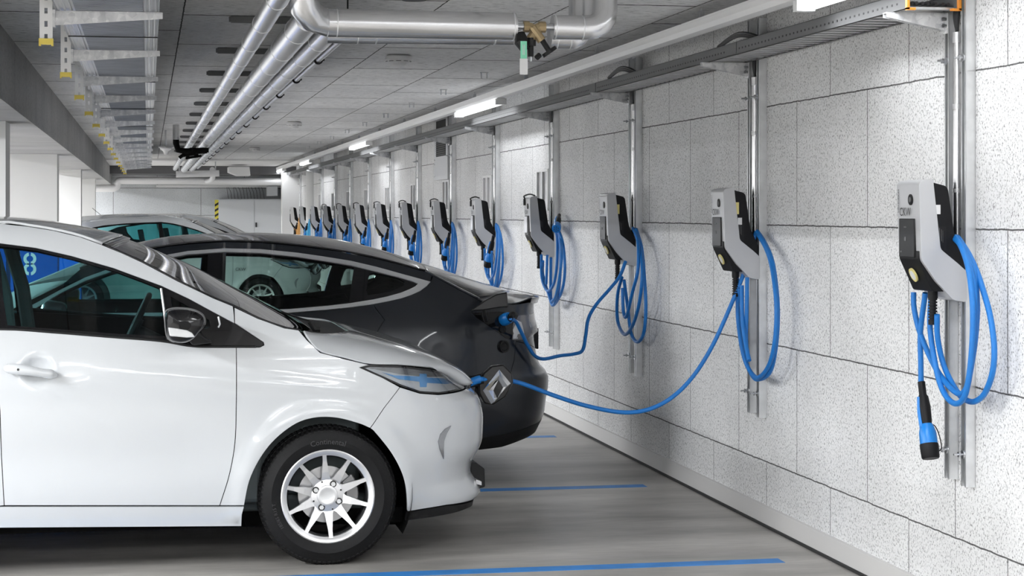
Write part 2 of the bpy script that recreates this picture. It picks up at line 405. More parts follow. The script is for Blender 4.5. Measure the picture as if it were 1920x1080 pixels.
for i, (x, y) in enumerate(((-.2, -4.5), (1.6, -4.5), (-.2, -1.6), (1.6, -1.2), (-.2, 1.3), (1.6, 2.2), (1.6, 5.2))):  # fill lights added out of view to brighten the near bays
    l = thing('added_fill_light', 'added flat fill light over the bays before the white car, %s from the camera side' % ORD[i], 'lamp', (x, y, 2.46), 'added fill lights over the near bays')
    b = MB(); b.box((x-.62, y-.16, 2.462), (x+.62, y+.16, 2.50)); b.cyl((x-.4, y, 2.5), (x-.4, y, ZC-.001), .006, 6); b.cyl((x+.4, y, 2.5), (x+.4, y, ZC-.001), .006, 6); b.build('housing', 'rail_white', l)
    b = MB(); b.box((x-.60, y-.14, 2.456), (x+.60, y+.14, 2.462)); b.build('diffuser', 'panel', l)
    area('lamp_fill_glow', (x, y, 2.45), 1.2, .28, NEAR_FILL, l); area('added_uplight', (x, y, 2.505), 1.1, .25, 45, l, (PI, 0, 0))
# small ceiling anchors in a row
for i in range(9):
    y = 13.7+1.95*i; b = MB(); b.cyl((2.37, y, ZC-.045), (2.37, y, ZC-.001), .005, 6); b.cyl((2.41, y, ZC-.045), (2.41, y, ZC-.001), .005, 6); b.box((2.36, y-.008, ZC-.006), (2.42, y+.008, ZC-.001))
    b.build('ceiling_anchor', 'steel', label='%s pair of threaded stubs in the ceiling beside the white trunking' % ORD[i], cat='anchor', group='ceiling anchors')
# smoke detectors
for i, (x, y) in enumerate(((1.585, 12.3), (1.60, 21.5), (1.62, 30.0))):
    d = thing('smoke_detector', 'white round smoke detector on the ceiling, %s' % ['nearest of three', 'middle of three', 'farthest of three'][i], 'smoke detector', (x, y, ZC-.07), 'smoke detectors')
    b = MB(); b.lathe([(0, 0), (.07, 0), (.085, .01), (.088, .03), (.08, .036)], (x, y, ZC-.001), (0, 0, -1), 32); b.build('base', 'sticker_white', d, smooth=40)
    b = MB(); b.lathe([(.082, .034), (.078, .048), (.05, .055), (.044, .066), (.03, .072), (0, .073)], (x, y, ZC-.001), (0, 0, -1), 32); b.build('cover', 'sticker_white', d, smooth=40)
    b = MB()
    for k in range(10):
        a = 2*PI*k/10; b.cyl((x+.0815*math.cos(a), y+.0815*math.sin(a), ZC-.043), (x+.0815*math.cos(a+.4), y+.0815*math.sin(a+.4), ZC-.043), .0018, 5)
    b.build('slot', 'ink', d)
# ================================================================ wall cable tray
TX0, TX1, TZ = 2.82, 3.03, 2.355
t = thing('wall_cable_tray', 'grey perforated cable ladder running along the charger wall under the ceiling', 'cable tray', (2.92, 23, TZ))
def crail(x, y0, y1, s):
    b = MB(); w = .012*s
    b.box((min(x, x+.002*s), y0, TZ), (max(x, x+.002*s), y1, TZ+.062))
    b.box((min(x, x+w), y0, TZ+.060), (max(x, x+w), y1, TZ+.062)); b.box((min(x, x+w), y0, TZ), (max(x, x+w), y1, TZ+.002)); return b
crail(TX0, 6.86, 40.5, 1).build('side_rail', 'tray_grey', t)
crail(TX1, 6.86, 40.5, -1).build('side_rail', 'tray_grey', t)
b = MB(); y = 6.95
while y < 24: b.box((TX0-.0012, y, TZ+.022), (TX0+.0005, y+.013, TZ+.030)); y += .05
b.build('punched_slots', 'ink', t, kind='stuff')
b = MB(); y = 6.9
while y < 40: b.box((TX0+.002, y, TZ+.003), (TX1-.002, y+.03, TZ+.012)); y += .105
b.build('rungs', 'galv_bright', t, kind='stuff')
for y in (9.0, 12.0): b = MB(); b.box((TX0-.003, y, TZ+.004), (TX0, y+.16, TZ+.060)); b.build('joint_plate', 'tray_grey', t)
b = MB()
for (x, z0, z1) in ((TX0-.004, 0, .066), (TX1-.006, 0, .066)): b.box((x, 6.845, TZ-.004), (x+.010, 6.865, TZ+z1))
b.box((TX0-.004, 6.845, TZ-.006), (TX0+.03, 6.865, TZ+.003)); b.box((TX1-.034, 6.845, TZ-.006), (TX1+.004, 6.865, TZ+.003))
b.box((TX0-.004, 6.845, TZ+.060), (TX0+.022, 6.865, TZ+.067)); b.box((TX1-.02, 6.845, TZ+.060), (TX1+.004, 6.865, TZ+.067))
b.build('orange_edge_guard', 'orange', t, label='bright orange plastic edge guard')
# black supply cables lying in the tray
b = MB(); rnd = random.Random(3)
for k in range(9):
    x = TX0+.02+.02*k
    pts = [(x+rnd.uniform(-.006, .006), 6.9+1.5*j, TZ+.022+rnd.uniform(0, .012)) for j in range(22)]
    b.tube(catmull(pts, 2), .007, 6)
b.build('supply_cables', 'cable_black', label='bundle of black supply cables lying in the wall tray', cat='cables', kind='stuff')
# ================================================================ vertical wall channels, brackets, conduit
NCH = 14
def strut(y, z0):
    b = MB()
    b.box((XW-.041, y, z0), (XW-.0385, y+.009, ZC-.03)); b.box((XW-.041, y+.032, z0), (XW-.0385, y+.041, ZC-.03))
    b.box((XW-.041, y, z0), (XW, y+.0025, ZC-.03)); b.box((XW-.041, y+.0385, z0), (XW, y+.041, ZC-.03)); b.box((XW-.003, y, z0), (XW-.0005, y+.041, ZC-.03))
    return b
base_kit = []
for k in range(NCH):
    if k == 0:
        s1 = strut(6.820, .542).build('wall_channel', 'galv_bright'); s2 = strut(6.975, .552).build('wall_channel', 'galv_bright')
        tag(s1, '', 'channel'); tag(s2, '', 'channel')
        br = thing('tray_bracket', '', 'bracket', (3.04, 6.99, 2.3))
        b = MB(); b.prism([(3.038, 6.985, 2.352), (2.79, 6.985, 2.352), (2.79, 6.985, 2.335), (3.038, 6.985, 2.285)], (0, .004, 0)); b.prism([(3.038, 7.021, 2.352), (2.79, 7.021, 2.352), (2.79, 7.021, 2.335), (3.038, 7.021, 2.285)], (0, .004, 0)); b.box((2.79, 6.985, 2.350), (3.038, 7.025, 2.354)); b.build('arm', 'galv', br)
        b = MB(); b.box((3.032, 6.975, 2.275), (3.038, 7.035, 2.354)); b.build('back_plate', 'galv', br)
        b = MB()
        for z in (2.33, 2.305): b.cyl((3.010, 6.982, z), (3.032, 6.982, z), .006, 8); b.cyl((3.016, 6.983, z), (3.016, 6.974, z), .008, 6)
        b.build('bolt', 'steel', br)
        cn = thing('conduit', '', 'conduit', (3.05, 6.93, 1.4))
        b = MB(); b.cyl((3.052, 6.925, 1.40), (3.052, 6.925, 2.27), .0165, 20); b.build('pipe', 'alu', cn, smooth=60)
        
        for za, zb in ((2.235, 2.275), (1.98, 2.0), (1.66, 1.675)): b = MB(); b.cyl((3.052, 6.925, za), (3.052, 6.925, zb), .0185, 16); b.build('coupler', 'alu_dull', cn, smooth=60)
        for z in (2.17, .665):
            for y in (6.84, 6.995): b = MB(); b.cyl((3.0, y, z), (3.04, y, z), .0045, 8); b.cyl((3.018, y, z), (3.026, y, z), .011, 6); b.cyl((3.034, y, z), (3.039, y, z), .016, 12); b.build('stud_bolt', 'steel', cn)
        sp = MB()
        for q in range(4):
            sp.tube(catmull([(3.045+.004*q, 6.925+.009*(q-1.5), 2.279), (3.048, 6.925+.01*(q-1.5), 2.33), (3.045, 6.91+.012*q, 2.40), (3.0-.005*q, 6.93+.02*q, 2.43), (2.975-.005*q, 6.99+.02*q, 2.425)], 6), .007, 7)
        lead = sp.build('supply_lead', 'cable_black'); tag(lead, '', 'cable')
        base_kit = [s1, s2, br, cn, lead]; kit = base_kit
    else: kit = [copy_tree(q) for q in base_kit]
    for q in kit:
        if k: q.location = Vector(q.location)+Vector((0, 2.5*k, 0))
    w = 'at the %s charger from the camera' % ORD[k]
    for q, l, g in zip(kit, ('right-hand galvanised wall channel ', 'left-hand galvanised wall channel ', 'galvanised tray bracket ', 'bright vertical conduit pipe above the charger, ', 'black leads dropping from the tray '),
                       ('wall channels', 'wall channels', 'tray brackets on the wall', 'conduits above the chargers', 'leads dropping to the conduits')):
        q['label'] = l+w; q['group'] = g
# loops of cable standing above the tray
for i, (pa, pb, pc, q) in enumerate((((1350, 85), (1385, 62), (1424, 70), 1), ((1143, 143), (1165, 126), (1190, 133), 2))):
    b = MB()
    for j in range(3):
        a = atX(pa[0]+2*j, pa[1], 2.93); m_ = atX(pb[0], pb[1]+3*j, 2.93); c = atX(pc[0]-j, pc[1]+3*j, 2.95)
        b.tube(catmull([a-Vector((0, -.03, .01)), a, m_, c, c-Vector((-.02, .02, .05))], 6), .007, 7)
    b.build('cable_loop', 'cable_black', label='arched loop of black cables rising above the tray near the %s charger' % ORD[q], cat='cable', group='cable loops over the tray')
# louvred vent box
v = thing('vent_box', 'dull metal ventilation box with dark louvres on the charger wall', 'vent', (3.06, 20.1, 1.93))
b = MB(); b.box((3.036, 19.6, 1.93), (XW-.001, 20.55, ZC)); b.build('box', 'alu_dull', v)
b = MB(); b.box((3.0345, 19.72, 2.18), (3.036, 20.4, 2.34)); b.box((3.0345, 19.72, 2.42), (3.036, 20.4, 2.56)); b.build('grille', 'gap_dark', v)
b = MB()
for k in range(7): b.box((3.031, 19.72, 2.19+.022*k), (3.0345, 20.4, 2.198+.022*k))
b.build('louvre', 'tray_grey', v)
b = MB()
for z in (1.97, 2.1, 2.15): b.cyl((3.031, 20.5, z), (3.036, 20.5, z), .006, 6)
b.build('screw', 'steel', v)
# framed panels on the wall beside the farther chargers
fr = None
for k in range(3, 12):
    y = 14.62
    if fr is None:
        fr = thing('framed_panel', '', 'panel', (XW, y, 1.60), 'framed panels on the charger wall')
        b = MB(); b.box((XW-.012, y, 1.60), (XW-.001, y+.46, 1.925)); b.build('back', 'alu_dull', fr)
        b = MB()
        for yy in (y, y+.215, y+.43): b.box((XW-.028, yy, 1.60), (XW-.012, yy+.03, 1.925))
        b.box((XW-.028, y, 1.60), (XW-.012, y+.46, 1.62)); b.box((XW-.028, y, 1.905), (XW-.012, y+.46, 1.925)); b.build('frame', 'rail_white', fr)
        q = fr
    else: q = copy_tree(fr); q.location = Vector(fr.location)+Vector((0, 2.5*(k-3), 0))
    q['label'] = 'pale-framed grey wall panel beyond the %s charger from the camera' % ORD[k]
# ================================================================ left cable tray on hangers
def caploc(i): return 7.56+1.8*i
HX = -.385
h0 = None
for i in range(15):
    y = 7.56; 
    if i == 0:
        h = thing('tray_hanger', '', 'hanger', (HX, y, 2.22), 'hangers of the left tray')
        b = MB(); b.box((HX-.024, y, 2.245), (HX-.0215, y+.022, ZC)); b.box((HX+.0215, y, 2.245), (HX+.024, y+.022, ZC))
        # web with slots: front face built from strips
        zs = 2.245
        k = 0
        while zs < ZC-.02:
            b.box((HX-.0215, y, zs), (HX-.006, y+.0025, zs+.05)); b.box((HX+.006, y, zs), (HX+.0215, y+.0025, zs+.05)); b.box((HX-.006, y, zs+.022), (HX+.006, y+.0025, zs+.05)); zs += .05
        b.build('slotted_channel', 'rail_white', h)
        b = MB(); b.box((HX-.027, y-.003, 2.228), (HX+.027, y+.026, 2.250)); b.box((HX-.027, y-.003, 2.222), (HX-.02, y+.026, 2.23)); b.box((HX+.02, y-.003, 2.222), (HX+.027, y+.026, 2.23)); b.build('end_cap', 'yellow_cap', h, label='yellow plastic end cap')
        b = MB(); b.prism([(HX+.034, y+.01, 2.358), (HX+.034, y+.01, 2.302), (.055, y+.01, 2.334), (.055, y+.01, 2.354)], (0, .003, 0)); b.box((HX+.034, y+.01, 2.355), (.055, y+.045, 2.359)); b.build('arm', 'galv', h)
        b = MB(); b.box((HX+.024, y+.002, 2.295), (HX+.034, y+.045, 2.362)); b.cyl((HX+.05, y+.009, 2.345), (HX+.05, y+.0101, 2.345), .004, 8); b.build('foot_plate', 'galv', h)
        h0 = h
    else: h = copy_tree(h0); h.location = Vector(h0.location)+Vector((0, 1.8*i, 0))
    h['label'] = 'slotted hanger with yellow cap under the left tray, %s from the camera' % ORD[i]
tr = thing('ceiling_cable_tray', 'wide ribbed galvanised cable tray hung at the left under the ceiling', 'cable tray', (-.13, 20, 2.36))
b = MB(); b.box((-.275, 4, 2.361), (-.02, 34, 2.363)); b.build('bottom_sheet', 'tray_sheet', tr)
b = MB(); y = 4
while y < 22: b.box((-.275, y, 2.3597), (-.02, y+.006, 2.3612)); y += .04
b.build('ribs', 'tray_sheet', tr)
b = MB()
for x in (-.345, -.322, -.30, -.022, .0, .022): b.tube([(x+.008, 4, 2.366), (x+.008, 34, 2.366)], .006, 6)
b.box((-.348, 4, 2.36), (-.346, 34, 2.42)); b.box((.04, 4, 2.36), (.042, 34, 2.42)); b.box((-.346, 4, 2.366), (-.275, 34, 2.368)); b.box((-.02, 4, 2.366), (.042, 34, 2.368)); b.build('side_rail', 'steel', tr)
b = MB()
for y in (8.65, 11.6, 14.6, 17.6, 20.6): b.box((-.346, y, 2.356), (.042, y+.006, 2.361))
b.build('joint', 'gap_dark', tr)
# ================================================================ pipes under the ceiling
def pipe(name, label, path, r, ring=0, m='alu', n=28, grp=None, par=None, rings=()):
    p = par or thing(name, label, 'pipe', path[0], grp)
    b = MB(); b.tube(path, r, n); b.build('jacket', m, p, smooth=40)
    for q, d in rings:
        q = Vector(q); d = Vector(d).normalized(); b = MB(); b.tube([q-d*.0025, q+d*.0025], r+.0018, n); b.build('seam_band', 'satin_chrome', p, smooth=30)
    return p
def ringsY(x, z, y0, y1, st): return [((x, y0+st*i, z), (0, 1, 0)) for i in range(int((y1-y0)/st))]
pipe('insulated_pipe', 'left of the three long metal-clad pipes under the ceiling', [(.50, 4, 2.425), (.50, 37, 2.425)], .044, rings=ringsY(.50, 2.425, 4.6, 37, 1.0), grp='long metal-clad pipes')
pipe('insulated_pipe', 'middle of the three long metal-clad pipes under the ceiling, joining the elbow', [(.665, 8.10, 2.405), (.665, 37, 2.405)], .060, rings=ringsY(.665, 2.405, 8.7, 37, 1.0), grp='long metal-clad pipes')
pipe('insulated_pipe', 'right of the three long metal-clad pipes under the ceiling', [(.812, 8.48, 2.415), (.812, 37, 2.415)], .052, rings=ringsY(.812, 2.415, 9.3, 37, 1.0), grp='long metal-clad pipes')
thin = pipe('thin_pipe', 'thin bare steel pipe with black clamps beside the metal-clad pipes', [(.925, 8.48, 2.43), (.925, 37, 2.43)], .017, m='steel', n=14)
for i in range(16):
    y = 9.05+1.6*i; c = MB(); c.tube([(.925, y-.014, 2.43), (.925, y+.014, 2.43)], .027, 16); c.cyl((.925, y, 2.45), (.925, y, 2.50), .009, 8)
    c.cyl((.925, y, 2.46), (.925, y, 2.595), .004, 6); c.box((.89, y-.008, 2.424), (.96, y+.008, 2.436))
    c.build('clamp', 'black_plastic', thin)
for i in range(12):
    y = 10.0+1.95*i; b = MB(); b.box((.42, y, ZC-.035), (.99, y+.04, ZC-.002)); b.box((.41, y+.005, ZC-.030), (.42, y+.035, ZC-.006))
    b.build('pipe_rail', 'tray_grey', label='%s dark grey cross rail on the ceiling above the long pipes' % ORD[i], cat='bracket', group='cross rails above the pipes')
def elbow(p0, c, p1, k=4):
    p0, c, p1 = Vector(p0), Vector(c), Vector(p1)
    return [p0*(1-t)**2+c*2*t*(1-t)+p1*t*t for t in [i/k for i in range(k+1)]]
z = 2.372
path = [(.612, 7.86, 2.598), (.612, 7.86, 2.50)]+elbow((.612, 7.86, 2.49), (.618, 7.88, 2.372), (.73, 7.98, z), 3)+[(1.53, 8.0, z)]
pipe('cross_pipe', 'front metal-clad pipe crossing under the ceiling with an elbow at its left end', path, .058, rings=[((.73, 7.98, z), (1, 0, 0)), ((.77, 7.98, z), (1, 0, 0)), ((1.52, 8, z), (1, 0, 0))])
path = [(1.69, 8.0, z)]+elbow((1.83, 8, z), (1.925, 8, z), (1.925, 8.02, 2.45))+[(1.925, 8.02, 2.6)]
pipe('cross_pipe', 'short metal-clad pipe right of the brass valve, turning up into the ceiling', path, .052, rings=[((1.70, 8.0, z), (1, 0, 0)), ((1.82, 8, z), (1, 0, 0)), ((1.925, 8.02, 2.5), (0, 0, 1))])
pipe('cross_pipe', 'rear metal-clad pipe crossing just behind and below the front one', [(.77, 8.40, 2.383), (1.585, 8.34, 2.383)], .060, rings=[((.90, 8.39, 2.383), (1, 0, 0)), ((.98, 8.385, 2.383), (1, 0, 0)), ((1.5, 8.34, 2.383), (1, 0, 0))])
path = [(1.75, 8.34, 2.367), (1.84, 8.34, 2.367)]+elbow((1.85, 8.34, 2.367), (1.90, 8.34, 2.38), (1.90, 8.36, 2.47))+[(1.90, 8.36, 2.6)]
pipe('cross_pipe', 'rear short metal-clad pipe right of the valve, partly behind the front elbow', path, .058, rings=[((1.78, 8.34, 2.367), (1, 0, 0)), ((1.84, 8.34, 2.367), (1, 0, 0))])
# valve
vl = thing('brass_valve', 'brass Y-shaped balancing valve with black handwheels between the crossing pipes', 'valve', (1.61, 8, 2.3))
b = MB(); b.cyl((1.53, 8, z), (1.69, 8, z), .014, 14); b.build('bare_pipe', 'steel', vl, smooth=40)
b = MB(); b.cyl((1.565, 8, z), (1.59, 8, z), .024, 8); b.cyl((1.63, 8, z), (1.66, 8, z), .024, 8); b.tube([(1.59, 8, z), (1.61, 7.99, z-.01), (1.635, 8, z)], .02, 10)
b.cyl((1.625, 7.99, z-.005), (1.585, 7.98, z-.06), .018, 10); b.cyl((1.60, 7.985, z-.005), (1.64, 7.98, z-.06), .02, 10); b.build('body', 'brass', vl, smooth=30)
b = MB(); b.cyl((1.64, 7.98, z-.055), (1.672, 7.975, z-.105), .012, 10); b.cyl((1.668, 7.975, z-.10), (1.677, 7.974, z-.113), .035, 14); b.build('hand_wheel', 'black_plastic', vl, smooth=30)
b = MB(); b.tube([(1.545, 7.97, z-.03), (1.55, 7.96, z-.07), (1.56, 7.95, z-.10)], .024, 10, radii=[.02, .032, .02]); b.cyl((1.588, 7.96, z-.05), (1.588, 7.96, z-.13), .013, 10); b.cyl((1.588, 7.955, z-.06), (1.588, 7.955, z-.085), .022, 10); b.cyl((1.63, 7.97, z-.12), (1.614, 7.965, z-.135), .012, 6)
b.build('knob', 'black_plastic', vl, smooth=30)
b = MB(); b.cyl((1.588, 7.96, z-.13), (1.588, 7.96, z-.150), .005, 8); b.build('stem', 'steel', vl)
tg = thing('pipe_tag', 'hanging plastic tag, green above and white below, under the brass valve', 'tag', (1.567, 7.93, 2.15))
p0 = atY(976, 77, 7.93); p1 = atY(988, 110, 7.93); p2 = atY(988.5, 140, 7.93)
b = MB(); b.box((p0.x, 7.93, p1.z), (p1.x, 7.932, p0.z)); b.build('green_part', 'tag_green', tg)
b = MB(); b.box((p0.x-.003, 7.929, p2.z), (p2.x+.002, 7.933, p1.z)); b.build('white_part', 'sticker_white', tg)
b = MB(); b.box(((p0.x+p1.x)/2-.004, 7.929, p1.z+.015), ((p0.x+p1.x)/2-.002, 7.931, p0.z-.015)); b.box(((p0.x+p1.x)/2+.002, 7.929, p1.z+.015), ((p0.x+p1.x)/2+.004, 7.931, p0.z-.015)); b.build('mark', 'sticker_white', tg)
# round caps seen above the crossing pipes
b = MB(); b.cyl((1.18, 8.6, ZC-.06), (1.18, 8.6, ZC-.002), .055, 18); b.build('pipe_stub', 'cable_black', label='round dark stub on the ceiling above the crossing pipes', cat='pipe')
# far header, back wall pipe, black drain
hp_ = pipe('header_pipe', 'short horizontal metal-clad header pipe closing the far end of the long pipes', [atY(330, 327, 37.2), atY(411, 325, 37.2)], .062, rings=[], m='alu_soft')
for px in (336, 404):
    q = atY(px, 326, 37.2); b = MB(); b.cyl((q.x, 37.2, 2.3), (q.x, 37.2, 2.566), .012, 6); b.build('hanger_rod', 'steel', hp_)
p = [atY(178, 353, 41), atY(206, 353, 41)]+elbow(atY(209, 353, 41), atY(220, 352, 41), atY(220, 346, 41), 4)+elbow(atY(220, 345, 41), atY(221, 338, 41), atY(229, 338, 41), 4)+[atY(552, 341, 41)]
pipe('back_pipe', 'long metal-clad pipe with an S bend along the back wall', p, .078, m='alu_soft')
p = [atY(398, 318, 37.3), atY(399, 330, 38)]+elbow(atY(399, 333, 39), atY(398, 339, 40), atY(388, 340, 40.9), 4)
pipe('branch_pipe', 'small curved metal-clad branch pipe above the long pipe at the back', p, .05, m='alu_soft')
d = thing('drain_pipe', 'black drain pipe with a branch under the ceiling across the long pipes', 'pipe', (.2, 22.5, 2.4))
def yp(a, b_, Y=22.5): return atY(a, b_, Y)
b = MB(); b.tube([Vector((yp(330, 250).x, 22.5, ZC)), yp(330, 268), yp(334, 281), yp(350, 284), yp(388, 282)], .036, 14); b.tube([yp(386, 286), yp(386, 277)], .034, 12); b.tube([yp(362, 290), yp(362, 277)], .040, 12)
b.build('pipe_run', 'black_matte', d, smooth=40)
b = MB(); b.tube([yp(340, 292), yp(372, 288)], .018, 8); b.tube([yp(336, 296), yp(347, 288)], .02, 8); b.cyl(yp(352, 296), yp(352, 286), .02, 8); b.tube([yp(348, 297), yp(378, 292)], .014, 8); b.build('fitting', 'black_matte', d)
b = MB(); b.tube([Vector((yp(330, 250).x, 22.5, ZC)), yp(330, 262)], .038, 14); b.build('collar', 'alu', d)
lp = thing('ceiling_horn', 'small pale funnel-shaped fitting under the far ceiling beside the left tray', 'fitting', (.0, 24, 2.3))
c = atY(311, 279, 24); b = MB(); b.lathe([(.07, .02), (.075, 0), (.03, -.035), (.022, -.07), (0, -.07)], c, (0, 0, 1), 20); b.build('funnel', 'sticker_white', lp, smooth=40)
b = MB(); b.cyl(c+Vector((-.09, 0, .02)), c+Vector((.10, 0, .02)), .012, 8); b.cyl(c, Vector((c.x, c.y, ZC)), .012, 8); b.build('arm', 'sticker_white', lp)
# duct hood at back ceiling
b = MB(); a = atY(427, 314, 40); q = atY(465, 331, 40); b.prism([(a.x, 39.4, a.z), (q.x, 39.4, a.z), (q.x+.02, 39.4, q.z+.01), (a.x+.18, 39.4, q.z+.01), (a.x, 39.4, q.z+.08)], (0, .8, 0))
b.build('duct_box', 'white_plaster', label='small white angular duct box under the far dark recess block', cat='duct')
# back wall cabinet
cb = thing('wall_cabinet', 'large light grey two-door cabinet against the back wall', 'cabinet', (2.2, 42.6, 0))
x0 = atY(410, 400, 42.2).x; x1 = atY(546, 400, 42.2).x; zt = atY(410, 373, 42.2).z; xm = atY(477, 400, 42.2).x
b = MB(); b.box((x0, 42.22, 0), (x1, 42.95, zt)); b.build('body', 'cabinet', cb)
for a, c in ((x0+.02, xm-.004), (xm+.004, x1-.02)):
    b = MB(); b.box((a, 42.195, .06), (c, 42.215, zt-.02)); dr = b.build('door', 'cabinet', cb)
    if a > xm: b = MB(); b.box((a+.02, 42.17, 1.27), (a+.05, 42.195, 1.37)); b.build('handle', 'ink', dr)
b = MB(); hx = x0-.05; b.box((hx-.03, 42.3, .2), (hx+.05, 42.34, zt-.02)); hz = b.build('hazard_strip', 'hazard_yellow', label='yellow and black hazard strip on the cabinet edge', cat='marking')
b = MB()
for k in range(14): zz = .22+k*.115; b.prism([(hx-.03, 42.297, zz), (hx+.05, 42.297, zz+.05), (hx+.05, 42.297, zz+.1), (hx-.03, 42.297, zz+.05)], (0, -.002, 0))
b.build('black_bar', 'ink', hz)
for i in range(12):
    xa = atY(424+6.1*i, 350, 42.5).x; b = MB(); r_ = random.Random(i).uniform(-.03, .03)
    b.tube(catmull([(xa+r_, 42.6, atY(430, 351, 42.5).z), (xa+.03, 42.55, atY(430, 360, 42.5).z), (xa+.05, 42.5, zt)], 5), .0045, 6)
    b.build('feed_cable', 'cable_black', label='%s dark cable from the left dropping into the top of the cabinet' % ORD[i], cat='cable', group='cables into the cabinet')
b = MB(); a = atY(499, 349, 42.6); c = atY(519, 368, 42.6); b.box((a.x, 42.3, c.z), (c.x, 42.599, a.z)); b.build('junction_box', 'cabinet', bevel=.01, label='square pale junction box on the back wall above the cabinet', cat='box')
b = MB(); a = atY(293, 347, 42.7); c = atY(552, 351, 42.7); b.box((a.x, 42.6, c.z-.01), (c.x, 42.95, a.z)); b.build('back_cable_tray', 'rail_white', label='white cable tray along the back wall above the cabinet', cat='cable tray')
# ================================================================ chargers
YC = 6.92
def rounded(pts, r, k=3):
    """round the corners of a 2D polygon"""
    out = []; n = len(pts)
    for i in range(n):
        p = Vector(pts[i]); a = (Vector(pts[i-1])-p); c = (Vector(pts[(i+1) % n])-p)
        ra = min(r, a.length*.4, c.length*.4); p0 = p+a.normalized()*ra; p1 = p+c.normalized()*ra
        for j in range(k+1): t = j/k; out.append(p0*(1-t)**2+p*2*t*(1-t)+p1*t*t)
    return out
def xz(pts, y, d, b): b.prism([(p[0], y, p[1]) for p in pts], (0, d, 0))
ch = thing('wall_charger', '', 'charger', (3.0, YC, 1.25), 'wall chargers')
silver = [(2.858, 1.405), (2.848, 1.69), (2.858, 1.703), (2.895, 1.710), (2.905, 1.708), (2.935, 1.445), (3.008, 1.388), (3.040, 1.36), (3.040, 1.243), (2.985, 1.253), (2.915, 1.325)]
b = MB(); xz(rounded(silver, .012), YC-.11, .22, b); b.build('silver_shell', 'charger_silver', ch, bevel=.009, seg=3)
b = MB(); xz(rounded([(2.890, 1.700), (2.955, 1.684), (2.966, 1.672), (2.992, 1.50), (3.036, 1.41), (3.036, 1.34), (2.93, 1.42)], .008), YC-.106, .212, b); b.build('black_back', 'charger_black', ch, bevel=.005)
b = MB(); xz(rounded([(2.853, 1.44), (2.853, 1.405), (2.908, 1.288), (2.915, 1.284), (2.955, 1.284), (3.00, 1.30), (2.93, 1.40)], .006), YC-.093, .186, b); b.build('black_chin', 'charger_black', ch, bevel=.006)
b = MB(); b.box((2.848, YC-.062, 1.412), (2.862, YC+.088, 1.56)); dsp = b.build('display', 'display', ch, bevel=.003)
b = MB(); b.box((2.8465, YC+.015, 1.475), (2.848, YC+.03, 1.49)); b.box((2.8465, YC+.01, 1.525), (2.848, YC+.035, 1.53)); b.box((2.8465, YC+.06, 1.43), (2.848, YC+.07, 1.436)); b.build('symbol', 'tray_grey', dsp)
b = MB(); b.cyl((2.846, YC-.028, 1.632), (2.853, YC-.028, 1.632), .021, 24); b.build('key_lock', 'charger_black', ch, smooth=40)
b = MB(); b.cyl((2.8445, YC-.028, 1.632), (2.8475, YC-.028, 1.632), .010, 16); b.build('lock_core', 'tray_grey', ch)
b = MB(); b.text('CKW', .046, (2.8485, YC+.026, 1.584), (0, -1, 0), (0, 0, 1), .0008); b.build('lettering', 'ink', ch)
b = MB(); b.text('MENNEKES', .0185, (2.8485, YC+.090, 1.628), (0, 0, 1), (0, 1, 0), .0008); b.build('maker_lettering', 'ink', ch)
ax = Vector((-.905, 0, -.425)).normalized()
c0 = Vector((2.8765, YC+.0, 1.347)); 
b = MB(); b.cyl(c0+ax*.002, c0+ax*.0085, .028, 24); sk = b.build('round_sticker', 'sticker_yellow', ch)
b = MB(); b.cyl(c0+ax*.0085, c0+ax*.0095, .019, 24); b.build('sticker_face', 'sticker_white', sk)
b = MB(); b.box((2.925, YC-.1085, 1.44), (2.958, YC-.106, 1.53)); b.build('rating_label', 'display', ch)
b = MB(); b.box((2.930, YC-.1095, 1.462), (2.9315, YC-.1085, 1.525)); b.box((2.938, YC-.1095, 1.475), (2.939, YC-.1085, 1.52)); b.box((2.944, YC-.1095, 1.47), (2.9445, YC-.1085, 1.515)); b.build('label_print', 'tray_grey', ch)
side_white = MB().box((2.913, YC-.1095, 1.577), (2.934, YC-.106, 1.612))
side_yellow = MB().box((2.913, YC-.1095, 1.575), (2.930, YC-.106, 1.635))
ads = ['plug hanging free below', 'cable going to the white car', 'cable going to the dark car', 'blue socket-faced plug beside it', 'dark plug dangling beside it']
chargers = [ch]
for k in range(NCH):
    q = ch if k == 0 else copy_tree(ch)
    q.location = Vector((3.0, YC+2.5*k, 1.25))
    q['label'] = 'silver and black wall charger, %s from the camera, %s' % (ORD[k], ads[k] if k < 5 else ('before the round column' if k == 11 else ('with light blue cable' if k == 12 else ('with orange cable' if k == 13 else 'with blue cable'))))
    chargers.append(q)
for q in chargers[-2:]:
    for o in q.children:
        if o.name.startswith('silver_shell'): o.data = o.data.copy(); o.data.materials[0] = MATS['charger_light']
def offs(mb, dy): mb2 = MB(); mb2.v = [(v[0], v[1]+dy, v[2]) for v in mb.v]; mb2.f = mb.f; mb2.mi = mb.mi; return mb2
offs(side_white, 0).build('white_sticker', 'sticker_white', chargers[0])
offs(side_white, 2.5).build('white_sticker', 'sticker_white', chargers[2])
offs(side_yellow, 2.5).build('yellow_sticker', 'sticker_yellow', chargers[2]).location = (.0, 0, .0)
offs(side_yellow, 5.0).build('yellow_sticker', 'sticker_yellow', chargers[3])
